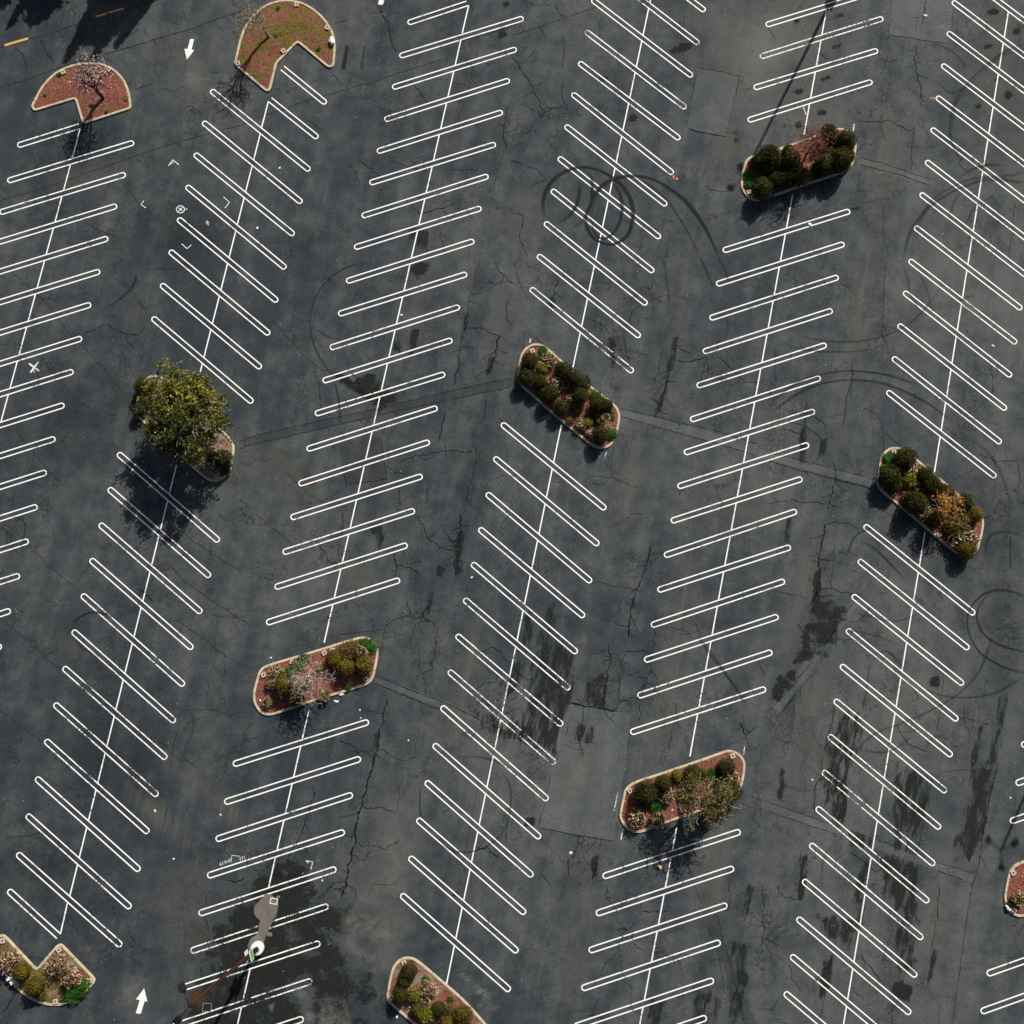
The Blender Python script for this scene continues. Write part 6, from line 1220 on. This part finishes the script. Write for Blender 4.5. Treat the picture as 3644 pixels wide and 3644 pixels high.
def carton(name, px, size, mat, label, cat, z=.0, rz=0, lid=None, group=None):
    p = G(*px, z); root = empty(name, (p.x, p.y, z), rz); gm = Geo(); gm.box((0, 0, size[2] / 2), size); link('body', gm.mesh('body'), M[mat], root)
    gm = Geo(); gm.box((0, 0, size[2] + .012), (size[0] * .82, size[1] * .82, .02)); link('cover', gm.mesh('cover'), M[lid or mat], root); return tag(root, label, cat, group)
UB = 'white plastic utility boxes'
carton('utility_box', C9_(112, 568), (.32, .30, .45), 'plastic', 'white utility box under the pink shrub, nearer the frame edge', 'utility box', .15, .5, None, UB)
carton('utility_box', C9_(158, 612), (.36, .30, .45), 'plastic', 'white utility box standing on the curved kerb beside the grey slab', 'utility box', .15, .5, None, UB)
carton('valve_cover', C9_(190, 645), (.42, .42, .12), 'guard', 'pale square valve cover behind the curved kerb of the corner planter', 'valve cover', .15, .6, 'galv')
crumple('plastic_bag', C2_(1752, 680), (.24, .42, .3), 'paper', 'white plastic bag against the kerb of the bare-tree planter', 'bag', .2, .1, 4)
crumple('plastic_bag', C11_(277, 783), (.18, .26, .2), 'paper', 'white bag lying on the kerb of the frame-edge planter', 'bag', .15, .6, 5)
carton('takeaway_carton', (2348, 3084), (.42, .26, .12), 'card', 'small tan carton lying below the leaning-tree planter', 'carton', 0, -.8)
crumple('litter_scrap', C4_(1310, 933), (.20, .10, .09), 'paper', 'white paper scrap against the kerb of the grey-tree planter', 'litter', .02, .2, 2)
LT = 'white litter scraps on the asphalt'
SCR = [(C4_, 1215, 1025, .09, 'white scrap, one of a pair fallen below the grey-tree planter kerb'), (C4_, 1250, 1035, .10, 'brightest white scrap below the grey-tree planter kerb'), (C4_, 1573, 1155, .07, 'white scrap above a hairpin end below the grey-tree planter'), (C4_, 1583, 1270, .06, 'tiny scrap touching the hairpin below the grey-tree planter'), (C4_, 298, 405, .07, 'white scrap alone above the grey-tree planter'),
    (f32, 443, 640, .11, 'white scrap alone in the aisle beside the leaning-tree planter'), (f32, 1210, 316, .08, 'white scrap in the mulch beside the leaning trunk'), (f33, 1830, 225, .07, 'white scrap beside the light-pole shadow'), (f33, 335, 88, .07, 'white scrap on the worn aisle'), (f03, 1187, 117, .13, 'white scrap on the patched aisle near the top edge'), (f01, 178, 1268, .09, 'white scrap in a second row stall'),
    (f01, 10, 1722, .11, 'white scrap close to a second row hairpin'), (f30, 1170, 323, .09, 'white scrap beside the second row hairpin ends'), (f30, 1665, 352, .08, 'white scrap near the third row hairpin tip'), (f30, 1310, 686, .07, 'white scrap in the arrow aisle'), (f31, 500, 850, .07, 'white scrap near the wet dark ground'), (f31, 1062, 1878, .10, 'white scrap outside the bottom-edge planter'),
    (f13, 1698, 678, .10, 'white scrap between sixth row hairpins'), (f11, 1098, 445, .09, 'white scrap beside the third row divider'), (f21, 1627, 494, .09, 'white scrap near a fourth row hairpin tip'), (f21, 1150, 1723, .07, 'white scrap in the aisle of long cracks'), (f03, 318, 1697, .16, 'crumpled white paper on a fifth row hairpin'),
    (C9_, 848, 458, .10, 'white scrap in the grass beside the pink shrubs'), (C9_, 395, 810, .10, 'white scrap on the curved kerb of the corner planter'), (C4_, 445, 975, .09, 'white scrap in the shade of the golden shrub'), (C4_, 145, 1020, .08, 'white scrap in the open mulch of the grey-tree planter'), (C10_, 270, 555, .10, 'white scrap under the shrubs of the bottom-edge planter'), (C5_, 1245, 1135, .09, 'white scrap in the mulch of the planter below the doughnut'), (f32, 1180, 10, .0, '')]
for j, (f, x, y, r, t) in enumerate(SCR):
    if r: crumple('litter_scrap', f(x, y), (r * 1.25, r * .85, r * .5), 'paper', t, 'litter', .2 if f in (C9_, C10_, C5_) or 'mulch' in t or 'shade of' in t else .02, j * .7, 6 + j, LT)
rg = random.Random(77)
gm = Geo()
for _ in range(420):
    x, y = rg.uniform(-30, 3680), rg.uniform(-30, 3680); p = G(x, y); s = rg.uniform(.012, .038); a = rg.uniform(0, 3.1)
    u = Vector((math.cos(a), math.sin(a), 0)) * s; q = Vector((-u.y, u.x, 0)) * .7; z = .027
    gm.add([(p + u).to_tuple()[:2] + (z,), (p + q).to_tuple()[:2] + (z + .01,), (p - u).to_tuple()[:2] + (z,), (p - q).to_tuple()[:2] + (z + .008,)], [(0, 1, 2, 3)])
tag(link('litter_crumbs', gm.mesh('crumbs'), M['paper']), 'tiny pale crumbs of litter scattered over the asphalt', 'litter crumbs', None, 'stuff')
